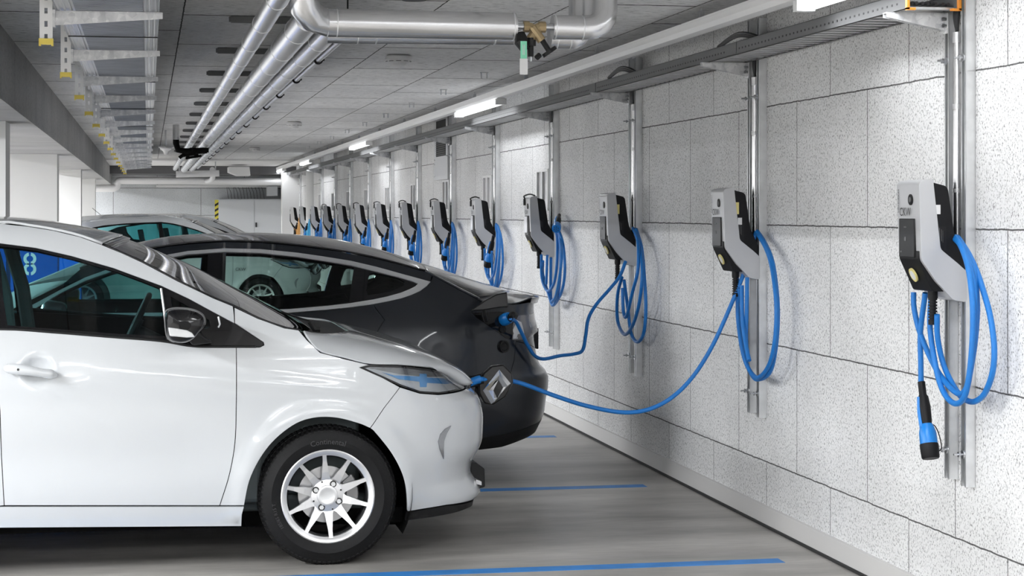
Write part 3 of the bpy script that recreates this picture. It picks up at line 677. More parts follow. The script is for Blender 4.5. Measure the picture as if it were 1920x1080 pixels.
# yellow sticker of the second charger sits above its white one
for o in chargers[2].children:
    if o.name.startswith('white_sticker'): o.location = (.012, 0, -.055)
for k in range(4, NCH+1):   # flip cover standing open on the older chargers
    if k > NCH: break
    if k == 4:
        b = MB(); yy = YC+2.5*3
        b.tube(catmull([(2.85, yy+.09, 1.69), (2.838, yy+.06, 1.71), (2.87, yy, 1.724), (2.90, yy-.05, 1.713)], 5), .006, 6); b.box((2.838, yy+.06, 1.64), (2.848, yy+.1, 1.69)); cov = b.build('top_cover_strap', 'charger_black', chargers[k])
        b = MB(); b.box((2.842, yy-.03, 1.43), (2.848, yy+.085, 1.555)); cov2 = b.build('front_plate', 'alu_dull', chargers[k])
    elif k < 12:
        for cv in (cov, cov2): c2 = cv.copy(); COL.objects.link(c2); c2.parent = chargers[k]
# ---------------------------------------------------------------- cables
CR = .0110
def relief(cab, y, m='charger_black', x=2.935, z=1.286):
    b = MB(); b.cyl((x, y, z), (x, y, z-.03), .019, 14); zz = z-.03
    while zz > z-.115: b.tube([(x, y, zz), (x, y, zz-.006)], .017, 14); zz -= .0115
    b.cyl((x, y, z-.02), (x, y, z-.125), .0125, 12); b.cyl((x, y, z-.112), (x, y, z-.13), .017, 12)
    b.build('strain_relief', m, cab, smooth=40)
def plug(cab, p, d, blue='plug_blue', cap=True, face=False):
    """type 2 plug: sleeve at p, pointing along d"""
    p = Vector(p); d = Vector(d).normalized(); s = d.cross(Vector((0, 1, 0))).normalized()
    b = MB(); b.tube([p, p+d*.05, p+d*.06, p+d*.10, p+d*.15, p+d*.185], .02, 16, radii=[.0145, .0145, .020, .024, .022, .018]); g = b.build('plug_grip', 'charger_black', cab, smooth=40)
    b = MB(); b.tube([p+d*.165, p+d*.18, p+d*.20, p+d*.235, p+d*.25], .03, 24, radii=[.022, .028, .033, .034, .033]); b.tube([p+d*.06-s*.018, p+d*.12-s*.024, p+d*.18-s*.022], .008, 8); h = b.build('plug_head', blue, g, smooth=40)
    if cap:
        b = MB(); b.tube([p+d*.243, p+d*.25, p+d*.295, p+d*.30], .03, 24, radii=[.0355, .0365, .0345, .031]); b.build('plug_cap', 'charger_black', g, smooth=40)
        b = MB(); b.tube(catmull([p+d*.165+s*.012, p+d*.175+s*.034, p+d*.215+s*.047, p+d*.26+s*.049, p+d*.272+s*.036], 5), .0022, 6); b.build('cap_tether', 'charger_black', g)
    if face:
        b = MB(); b.tube([p+d*.250, p+d*.2512], .027, 24); fc = b.build('socket_face', 'cable_blue', g)
        b = MB()
        for a, r in ((0, 0), (60, .016), (120, .016), (180, .016), (240, .016), (300, .016), (0, .017)):
            o = p+d*.252+(s*math.cos(math.radians(a))+d.cross(s)*math.sin(math.radians(a)))*r; b.cyl(o, o+d*.001, .004, 8)
        b.build('pin_hole', 'ink', fc) if False else b.build('pin_holes', 'ink', g)
def strand(b, px, X, k=7, r=CR, xs=None):
    pts = [atX(q[0], q[1], (xs[i] if xs else X)) for i, q in enumerate(px)]
    b.tube(catmull(pts, k), r, 10)
def cable(label, grp='charging cables'): return thing('charging_cable', label, 'cable', (2.98, 0, .8), grp)
# first charger
c1 = cable('blue charging cable coiled below the nearest charger with its capped plug hanging free'); c1.location = (2.98, YC, .7)
b = MB()
hk = [(1828, 560), (1820, 505), (1805, 466), (1792, 445), (1786, 452)]
strand(b, [(1713, 548), (1714, 578), (1724, 621), (1745, 672), (1768, 711), (1796, 738), (1812, 728), (1820, 690), (1827, 637)]+hk, 2.955, xs=[2.93, 2.93, 2.94, 2.95, 2.955, 2.955, 2.955, 2.955, 2.955, 2.955, 2.96, 2.975, 3.0, 3.02])
strand(b, [(1757, 590), (1758, 633), (1769, 683), (1787, 722), (1803, 742), (1813, 725), (1822, 680), (1829, 630), (1832, 570), (1826, 510), (1811, 470), (1796, 446), (1788, 450)], 2.975, xs=[2.94, 2.95]+[2.975]*8+[2.985, 3.005, 3.02])
strand(b, [(1746, 550), (1744, 617), (1757, 699), (1772, 740), (1792, 757), (1809, 742), (1819, 690), (1824, 620), (1823, 560), (1815, 500), (1801, 460), (1788, 446)], 2.94, xs=[2.94]*9+[2.95, 2.98, 3.0])
strand(b, [(1800, 742), (1811, 750), (1827, 753), (1846, 738), (1861, 698), (1864, 648), (1856, 590), (1842, 540), (1831, 508), (1816, 476), (1802, 455), (1790, 446)], 3.0, xs=[2.985]*3+[2.99]*7+[3.0, 3.02])
strand(b, [(1735, 549), (1726, 621), (1726.5, 680), (1727, 722)], 2.94)
b.build('cord', 'cable_blue', c1, smooth=60); relief(c1, 6.885)
pp = atX(1727.5, 716, 2.94); q2 = atX(1741, 826, 2.94); plug(c1, pp, (q2-pp))
# second charger, cable to white car
c2 = cable('blue charging cable from the second charger sweeping down to the nose of the white car'); c2.location = (2.98, YC+2.5, .7)
b = MB()
out = [(1418, 434), (1408, 468), (1400, 498), (1374, 564), (1337, 646), (1300, 705), (1260, 745), (1215, 768), (1165, 773), (1100, 761), (1040, 742), (975, 718), (935, 712)]
pts = [];
for i, q in enumerate(out):
    Y = 9.36+.08*i/12
    pts.append(atY(q[0], q[1], Y))
pts[0] = atX(1418, 434, 3.03); pts[1] = atX(1408, 466, 3.0)
b.tube(catmull(pts, 8), CR, 10)
c2end = pts[-1]
strand(b, [(1386, 540), (1383, 587), (1391, 653), (1403, 690), (1420, 708), (1438, 692), (1449, 662), (1455, 616), (1455, 561), (1447, 500), (1436, 465), (1420, 437)], 2.97, xs=[2.95]*3+[2.97]*6+[2.99, 3.01, 3.03])
strand(b, [(1382, 520), (1383, 570), (1388, 625), (1396, 672), (1412, 706), (1424, 711), (1442, 700), (1452, 668), (1458, 610), (1457, 555), (1448, 490), (1432, 452), (1420, 434)], 2.99, xs=[2.97]*3+[2.99]*7+[3.0, 3.02, 3.03])
strand(b, [(1401, 520), (1400, 579), (1399, 640), (1404, 677)], 2.96)
strand(b, [(1391, 535), (1392, 600), (1399, 650), (1405, 676)], 2.94)
b.build('cord', 'cable_blue', c2, smooth=60); relief(c2, YC+2.465)
# third charger, cable to dark car
c3 = cable('blue charging cable from the third charger drooping down to the rear of the dark car'); c3.location = (2.98, YC+5, .7)
b = MB()
out = [(1173, 490), (1162, 518), (1144, 541), (1118, 571), (1103, 598), (1098, 630), (1092, 657), (1075, 664), (1050, 667), (1020, 673), (1003, 667), (990, 648), (977, 622), (967, 603), (957, 597)]
pts = []
for i, q in enumerate(out):
    t = i/(len(out)-1); Y = 11.80+(11.02-11.80)*t**1.2
    pts.append(atY(q[0], q[1], Y))
b.tube(catmull(pts, 7), CR, 10)
c3end = pts[-1]
strand(b, [(1166, 520), (1158, 553), (1158, 601), (1171, 627), (1186, 610), (1198, 571), (1204, 518), (1201, 467), (1192, 432)], 2.96, xs=[2.94]*2+[2.96]*5+[2.99, 3.02])
strand(b, [(1170, 525), (1177, 577), (1183, 624), (1195, 641), (1207, 624), (1211, 577), (1208, 518), (1203, 465), (1193, 430)], 2.985, xs=[2.95]+[2.985]*6+[3.0, 3.02])
strand(b, [(1167, 540), (1169, 585), (1175, 592), (1186, 547), (1196, 506), (1196, 453), (1187, 428)], 2.94, xs=[2.94]*4+[2.95, 2.98, 3.02])
b.build('cord', 'cable_blue', c3, smooth=60); relief(c3, YC+4.965)
# fourth charger and the rest
def coil(k, kind, m='cable_blue', label=''):
    c = cable(label); c.location = (2.98, YC+7.5, .7)
    b = MB()
    strand(b, [(1015, 478), (1016, 521), (1026, 545), (1038, 533), (1044, 497), (1045, 448), (1040, 428)], 2.955, xs=[2.93]+[2.955]*4+[2.985, 3.02])
    strand(b, [(1033, 484), (1033, 557), (1038, 572), (1053, 547), (1059, 509), (1056, 460), (1047, 431), (1041, 425)], 2.99, xs=[2.94]+[2.99]*5+[3.0, 3.02])
    strand(b, [(1018, 490), (1018, 515), (1029, 553), (1037, 572), (1047, 545), (1051, 500), (1050, 455), (1042, 428)], 2.972, xs=[2.94]+[2.972]*5+[2.99, 3.02])
    strand(b, [(1026, 478), (1025, 510), (1024, 533)], 2.94)
    strand(b, [(1035, 565), (1042, 555), (1049, 520), (1053, 480), (1050, 445), (1041, 424)], 2.945, xs=[2.945]*4+[2.99, 3.02])
    b.build('cord', m, c, smooth=60); relief(c, YC+7.465)
    bl = 'plug_blue' if m != 'cable_orange' else 'charger_black'
    if kind == 0:
        a = atX(1044, 418, 2.99); q = atX(1033.5, 452, 2.90); plug(c, a-(q-a).normalized()*.12, (q-a)+Vector((0, -.06, 0)), bl, False, True)
    else:
        a = atX(1041, 430, 2.97); q = atX(1024, 508, 2.93); plug(c, a+(q-a)*.25, (q-a), bl, True)
    return c
for k in range(3, NCH):
    m = 'cable_light' if k == 12 else ('cable_orange' if k == 13 else 'cable_blue')
    nm = {12: 'light blue', 13: 'orange and yellow'}.get(k, 'blue')
    lb = '%s charging cable coiled on the %s charger from the camera' % (nm, ORD[k])
    if k == 3: ca = coil(3, 0, m, lb+', its socket-faced plug turned outwards'); continue
    if k == 4: cbp = coil(4, 1, m, lb); cbp.location.y += 2.5; continue
    if k in (12, 13): c = coil(k, 1, m, lb)
    else: c = copy_tree(cbp); c['label'] = lb
    c.location = Vector((2.98, YC+2.5*k, .7)); 
    if k % 3 == 2: c.scale = (1, 1, 1.0)
# ================================================================ car shells
def pchip(xs, ys):
    n = len(xs); h = [xs[i+1]-xs[i] for i in range(n-1)]; dl = [(ys[i+1]-ys[i])/h[i] for i in range(n-1)]; d = [dl[0]]+[0]*(n-2)+[dl[-1]]
    for i in range(1, n-1):
        if dl[i-1]*dl[i] > 0: d[i] = 2/(1/dl[i-1]+1/dl[i])
    def f(x):
        if x <= xs[0]: return ys[0]+d[0]*(x-xs[0])
        if x >= xs[-1]: return ys[-1]+d[-1]*(x-xs[-1])
        i = 0
        while x > xs[i+1]: i += 1
        t = (x-xs[i])/h[i]; t2 = t*t; t3 = t2*t
        return (2*t3-3*t2+1)*ys[i]+(t3-2*t2+t)*h[i]*d[i]+(-2*t3+3*t2)*ys[i+1]+(t3-t2)*h[i]*d[i+1]
    return f
class Shell:
    def __init__(s, yc, hw, xa, a, na, xb, bb, nb, side, right, left, extra=None):
        s.yc, s.hw, s.side, s.right, s.left, s.extra = yc, hw, side, right, left, extra
        P = []
        K = 160
        for i in range(K+1):     # left end: centre -> side
            t = PI/2*i/K; P.append((xb-bb*math.cos(t)**(2/nb), hw*math.sin(t)**(2/nb)))
        for i in range(1, 80): P.append((xb+(xa-xb)*i/80, hw))
        for i in range(K+1):
            t = PI/2*(1-i/K); P.append((xa+a*math.cos(t)**(2/na), hw*math.sin(t)**(2/na)))
        Q = [P[0]]
        for p in P[1:]:
            if math.dist(p, Q[-1]) > 1e-4: Q.append(p)
        s.P = Q; s.L = [0]
        for i in range(1, len(Q)): s.L.append(s.L[-1]+math.dist(Q[i], Q[i-1]))
        s.U = s.L[-1]
    def C(s, u):
        L = s.L; lo, hi = 0, len(L)-1
        u = min(max(u, 0), s.U)
        while hi-lo > 1:
            m = (lo+hi)//2
            if L[m] <= u: lo = m
            else: hi = m
        t = (u-L[lo])/(L[hi]-L[lo]); a, b_ = s.P[lo], s.P[hi]
        return a[0]+(b_[0]-a[0])*t, a[1]+(b_[1]-a[1])*t
    def N(s, u):
        e = .02; a = s.C(max(u-e, 0)); b_ = s.C(min(u+e, s.U)); dx, dw = b_[0]-a[0], b_[1]-a[1]; l = math.hypot(dx, dw)
        nx, nw = -dw/l, dx/l
        if u <= e*1.01: k = u/(e*1.01); nx, nw = -1+(nx+1)*k, nw*k
        if u >= s.U-e*1.01: k = (s.U-u)/(e*1.01); nx, nw = 1+(nx-1)*k, nw*k
        return nx, nw
    def pt(s, u, z, lift=0, sd=1):
        x, w_ = s.C(u); nx, nw = s.N(u)
        q = nx*nx; o = s.side(z)*(1-q)+(s.right(z) if nx > 0 else s.left(z))*q-lift
        if s.extra: o += s.extra(x, z)*(1-q)
        x -= nx*o; w_ -= nw*o
        w_ = max(w_, 0)
        return Vector((x, s.yc-w_*sd, z))
    def nrm(s, u, z, sd=1):
        e = .006
        a = s.pt(min(u+e, s.U), z, 0, sd)-s.pt(max(u-e, 0), z, 0, sd); b_ = s.pt(u, z+e, 0, sd)-s.pt(u, z-e, 0, sd)
        n = a.cross(b_)*sd
        return n.normalized() if n.length > 1e-9 else Vector((1, 0, 0))
    def inv(s, px, py):
        best = None; z = H-(py-HOR)*(s.yc-s.hw)/F
        if not hasattr(s, 'us'): s.us = [s.U*i/700 for i in range(701)]
        u = None
        for it in range(5):
            prev = None; bb = None; hit = None
            for uu in s.us[60:]:
                q = proj(s.pt(uu, z))[0]
                if prev is not None and (prev[1]-px)*(q-px) <= 0 and q != prev[1]:
                    hit = prev[0]+(uu-prev[0])*(px-prev[1])/(q-prev[1]); break
                if bb is None or abs(q-px) < bb[0]: bb = (abs(q-px), uu)
                prev = (uu, q)
            u = hit if hit is not None else bb[1]
            p = s.pt(u, z); zc = p.x*ST+p.y*CT; z2 = H-(py-HOR)*zc/F
            if abs(z2-z) < 2e-4: z = z2; break
            z = z2
        return u, z
    def ux(s, x):
        lo, hi = 0, s.U
        for _ in range(40):
            m = (lo+hi)/2
            if s.C(m)[0] < x: lo = m
            else: hi = m
        return lo
    def poly(s, pts):
        out = []
        for p in pts:
            if p[0] == 'w': out.append((s.ux(p[1]), p[2]))
            elif p[0] == 'u': out.append((p[1] if p[1] >= 0 else s.U+p[1]+1e-9 if p[1] > -9 else s.U, p[2]))
            elif p[0] == 'c':  # arc centre x,z,r,a0,a1,n in world x
                _, cx, cz, r, a0, a1, n = p
                for i in range(n+1):
                    a = math.radians(a0+(a1-a0)*i/n); out.append((s.ux(cx+r*math.cos(a)), cz+r*math.sin(a)))
            else: out.append(s.inv(*p))
        return out
def densify(P, st):
    out = []
    for i in range(len(P)):
        a, b_ = Vector(P[i][:2]), Vector(P[(i+1) % len(P)][:2]); n = max(1, int((b_-a).length/st)); out += [a+(b_-a)*j/n for j in range(n)]
    return out
def inpoly(p, P):
    c = False; n = len(P); x, y = p
    for i in range(n):
        a, b_ = P[i], P[i-1]
        if (a[1] > y) != (b_[1] > y) and x < (b_[0]-a[0])*(y-a[1])/(b_[1]-a[1])+a[0]: c = not c
    return c
def inset(P, d):
    n = len(P); A = sum(P[i][0]*P[(i+1) % n][1]-P[(i+1) % n][0]*P[i][1] for i in range(n)); sg = 1 if A > 0 else -1; out = []
    for i in range(n):
        a, p, c = Vector(P[i-1]), Vector(P[i]), Vector(P[(i+1) % n]); e1 = (p-a); e2 = (c-p)
        if e1.length < 1e-7 or e2.length < 1e-7: out.append(p); continue
        e1.normalize(); e2.normalize(); n1 = Vector((-e1.y, e1.x))*sg; n2 = Vector((-e2.y, e2.x))*sg; m = n1+n2
        if m.length < 1e-6: m = n1
        m.normalize(); k = 1/max(m.dot(n1), .5); out.append(p+m*d*k)
    return out
def patch(sh, name, m, par, P, holes=(), gap=.0018, lift=0, rim=.014, st=.035, sd=1, dens=.03, flat=False, edge=None, **kw):
    """surface panel: polygon P in (u,z) laid on the shell, its rim folded inwards"""
    P = densify(P, dens)
    if gap: P = inset(P, gap)
    Hs = []
    for h in holes:
        hh = densify(h, dens); Hs.append(inset(hh, -gap) if gap else hh)
    loops = [P]+Hs; V = []; E = []; bl = []
    for lp in loops:
        k = len(V); V += [Vector(q) for q in lp]; E += [(k+i, k+(i+1) % len(lp)) for i in range(len(lp))]
    x0 = min(v.x for v in P); x1 = max(v.x for v in P); y0 = min(v.y for v in P); y1 = max(v.y for v in P)
    segs = [(V[a], V[b_]) for a, b_ in E]
    nx = int((x1-x0)/st)+1; ny = int((y1-y0)/st)+1
    for i in range(nx+1):
        for j in range(ny+1):
            q = Vector((x0+(i+.5*(j % 2))*st, y0+j*st))
            if not inpoly(q, P) or any(inpoly(q, h) for h in Hs): continue
            ok = True
            for a, b_ in segs:
                ab = b_-a; l2 = ab.length_squared
                if l2 < 1e-12: continue
                t = max(0, min(1, (q-a).dot(ab)/l2))
                if (q-(a+ab*t)).length < st*.45: ok = False; break
            if ok: V.append(q)
    r = delaunay_2d_cdt(V, E, [], 0, 1e-7)
    vs, fs = r[0], r[2]
    F2 = []
    for f in fs:
        c = sum((vs[i] for i in f), Vector((0, 0)))/len(f)
        if inpoly(c, P) and not any(inpoly(c, h) for h in Hs): F2.append(tuple(f))
    b = MB(); b.n = []
    pos = [sh.pt(v.x, v.y, lift, sd) for v in vs]; nr = [sh.nrm(v.x, v.y, sd) for v in vs]
    b.v = [tuple(p) for p in pos]; b.n = [tuple(n) for n in nr]
    out = []
    for f in F2:
        a, c, d = f[0], f[1], f[2]; n = (pos[c]-pos[a]).cross(pos[d]-pos[a]); f = f if n.dot(nr[a]) > 0 else f[::-1]; out.append(f)
    b.f = out
    if rim:
        cnt = {}
        for f in out:
            for i in range(len(f)): e = (f[i], f[(i+1) % len(f)]); cnt[e] = 1
        bd = [e for e in cnt if (e[1], e[0]) not in cnt]
        for a, c in bd:
            pa, pc = pos[a], pos[c]; t = (pc-pa)
            nn = t.cross(nr[a]); nn = nn.normalized() if nn.length > 1e-9 else nr[a]
            k = len(b.v)
            b.v += [tuple(pa), tuple(pc), tuple(pc-nr[c]*rim), tuple(pa-nr[a]*rim)]; b.n += [tuple(nn)]*4
            b.f.append((k+3, k+2, k+1, k))
    b.mi = [0]*len(b.f)
    return b.build(name, m, par, **kw)
def sweep(E, M, yc, nv=22, pw=2.3, px=2.0, shrink=1.0, half=False):
    """rows between near edge points E and centre points M, mirrored across yc"""
    rows = []
    for e, m_ in zip(E, M):
        row = []
        for j in range(-nv, nv+1):
            v = j/nv; v = math.copysign(1-(1-abs(v))**1.8, v); a = abs(v); sgn = -1 if v < 0 else 1
            z = e.z+(m_.z-e.z)*(1-a**pw); x = e.x+(m_.x-e.x)*(1-a**px)
            hw = yc-e.y
            y = yc+v*hw*1.0
            row.append(Vector((x, y, z)))
        rows.append(row)
    return rows
def resample(pts, n):
    P = catmull(pts, 10); L = [0]
    for i in range(1, len(P)): L.append(L[-1]+(P[i]-P[i-1]).length)
    out = []; j = 0
    for i in range(n+1):
        t = L[-1]*i/n
        while j < len(L)-2 and L[j+1] < t: j += 1
        k = (t-L[j])/max(L[j+1]-L[j], 1e-9); out.append(P[j]+(P[j+1]-P[j])*k)
    return out
def wheel(par, x, y, z, R, r_rim, w_, sgn, spokes=10, text=False):
    """sgn -1: outer face towards -Y"""
    d = Vector((0, sgn, 0)); o = Vector((x, y, z))
    wl = bpy.data.objects.new('wheel', None); COL.objects.link(wl); wl.parent = par; wl.location = (0, 0, 0); wl.empty_display_size = .1
    h = w_/2
    prof = [(r_rim-.012, -h*.9), (r_rim+.006, -h*.95), (R-.05, -h), (R-.012, -h*.86), (R-.002, -h*.6), (R, 0), (R-.002, h*.6), (R-.010, h*.84), (R-.028, h*.97), (R-.055, h*1.02), (r_rim+.045, h*1.03), (r_rim+.016, h*.96), (r_rim+.004, h*.90), (r_rim-.010, h*.84)]
    b = MB(); b.lathe(prof, o, d, 96)
    ty = b.build('tyre', 'rubber', wl, smooth=35)
    # tread blocks and shoulder sipes
    b = MB()
    for k in range(84):
        a = 2*PI*k/84; ca, sa = math.cos(a), math.sin(a); t = Vector((-sa, 0, ca)); rr = Vector((ca, 0, sa))
        for (h0, h1, r0, r1) in ((h*.60, h*.90, R+.0035, R-.013), (-h*.6, -h*.9, R+.0035, R-.013)):
            p0 = o+rr*(r0)+d*h0; p1 = o+rr*(r1)+d*h1+t*.006
            b.prism([p0-t*.006, p0+t*.006, p1+t*.006, p1-t*.006], -rr*.012)
        for h0, h1 in ((-h*.5, -h*.1), (h*.1, h*.5)):
            p0 = o+rr*(R+.0035)+d*h0; p1 = o+rr*(R+.0035)+d*h1+t*.01
            b.prism([p0-t*.008, p0+t*.008, p1+t*.008, p1-t*.008], -rr*.01)
    b.build('tread_blocks', 'rubber', ty)
    if text:
        n_ = sgn
        b = MB(); oo = o+d*(h*1.03)
        b.text('Continental', .034, oo, (1, 0, 0), (0, 0, 1), .0015, bend=R-.062)
        b.build('sidewall_lettering', 'rubber_text', ty)
        b = MB(); b.text('185/65 R15 T', .022, oo, (-.34, 0, .94), (-.94, 0, -.34), .0015, bend=R-.066)
        b.build('sidewall_lettering', 'rubber_text', ty)
    # rim barrel, lip, spokes
    b = MB(); b.lathe([(r_rim-.008, -h*.8), (r_rim-.03, -h*.5), (r_rim-.032, h*.55), (r_rim-.014, h*.80)], o, d, 64); b.lathe([(0, -h*.55), (.09, -h*.55), (.10, -h*.2), (0, -h*.2)], o, d, 32)
    b.build('rim_barrel', 'rim_black', wl, smooth=40)
    b = MB(); b.lathe([(r_rim-.026, h*.62), (r_rim-.024, h*.80), (r_rim-.018, h*.84), (r_rim-.012, h*.90), (r_rim-.002, h*.93), (r_rim+.003, h*.90), (r_rim+.001, h*.84)], o, d, 72)
    hf = h*.66
    e1 = Vector((1, 0, 0)); e2 = Vector((0, 0, 1))
    def pp(a, r, hh, off=0): ca, sa = math.cos(a), math.sin(a); return o+(e1*ca+e2*sa)*r+(e1*-sa+e2*ca)*off+d*hh
    rh = r_rim*.36
    for k in range(spokes):
        a = 2*PI*(k+.5)/spokes+.08; da = PI/spokes
        w0, w1, w2 = rh*math.tan(da)*.98, .0115, .0085
        st = [(rh*.92, w0, hf*.78), (rh*1.10, w0*.74, hf*.85), (rh*1.42, w1*1.35, hf*.96), (r_rim*.75, w1*.8, hf*1.1), (r_rim-.02, w2, h*.84)]
        for i in range(len(st)-1):
            (ra, wa, ha), (rb, wb, hb) = st[i], st[i+1]
            b.add([pp(a, ra, ha, -wa), pp(a, ra, ha, wa), pp(a, rb, hb, wb), pp(a, rb, hb, -wb), pp(a, ra, ha-.02, -wa), pp(a, ra, ha-.02, wa), pp(a, rb, hb-.02, wb), pp(a, rb, hb-.02, -wb)],
                  [(0, 1, 2, 3), (7, 6, 5, 4), (1, 5, 6, 2), (0, 3, 7, 4)])
    b.lathe([(rh*1.02, hf*.70), (rh*.95, hf*.80), (.048, hf*.90), (.045, hf*.95), (.040, hf*.97)], o, d, 48)
    b.build('rim', 'rim', wl, smooth=30)
    b = MB(); b.lathe([(.041, hf*.90), (.040, hf*.985), (.034, hf*1.0), (.032, hf*.985), (0, hf*.99)], o, d, 32); hc = b.build('hub_cap', 'satin_chrome', wl, smooth=40)
    b = MB()
    for k in range(4):
        a = PI/4+PI/2*k+.32; c = pp(a, .058, 0)
        b.cyl(c+d*hf*.7, c+d*hf*1.02, .0105, 6)
    b.build('wheel_bolt', 'satin_chrome', wl, smooth=40)
    b = MB()
    for k in range(4):
        c = pp(PI/4+PI/2*k+.32, .058, 0); b.cyl(c+d*hf*.8, c+d*hf*.915, .0155, 20)
        c = pp(PI/2*k+.32+.05, .066, 0); b.cyl(c+d*hf*.7, c+d*hf*.90, .004, 10)
    b.build('bolt_seat', 'rim_black', wl)
    b = MB(); b.lathe([(.055, h*.05), (.128, h*.05), (.128, -h*.05), (.055, -h*.05)], o, d, 48); b.build('brake_disc', 'brake', wl, smooth=40)
    b = MB(); b.prism([pp(math.radians(q), rr2, -.03) for rr2, rng in ((.145, range(-20, 50, 10)), (.085, range(40, -30, -10))) for q in rng], d*.06); b.build('brake_caliper', 'lamp_smoke', wl, bevel=.006)
    return wl
def arch_liner(par, sh, x, z, r, sd, wd=.30):
    b = MB(); y0 = sh.yc-sd*(sh.hw-.03); y1 = sh.yc-sd*(sh.hw-wd); rows = []
    for yy in (y0, y1): rows.append([Vector((x+r*math.cos(math.radians(a)), yy, z+r*math.sin(math.radians(a)))) for a in range(-28, 209, 8)])
    b.grid(rows, sd < 0); k = [rows[1][0], *rows[1][1:]]; b.add(k, [tuple(range(len(k)))])
    return b.build('arch_liner', 'black_matte', par, smooth=40)
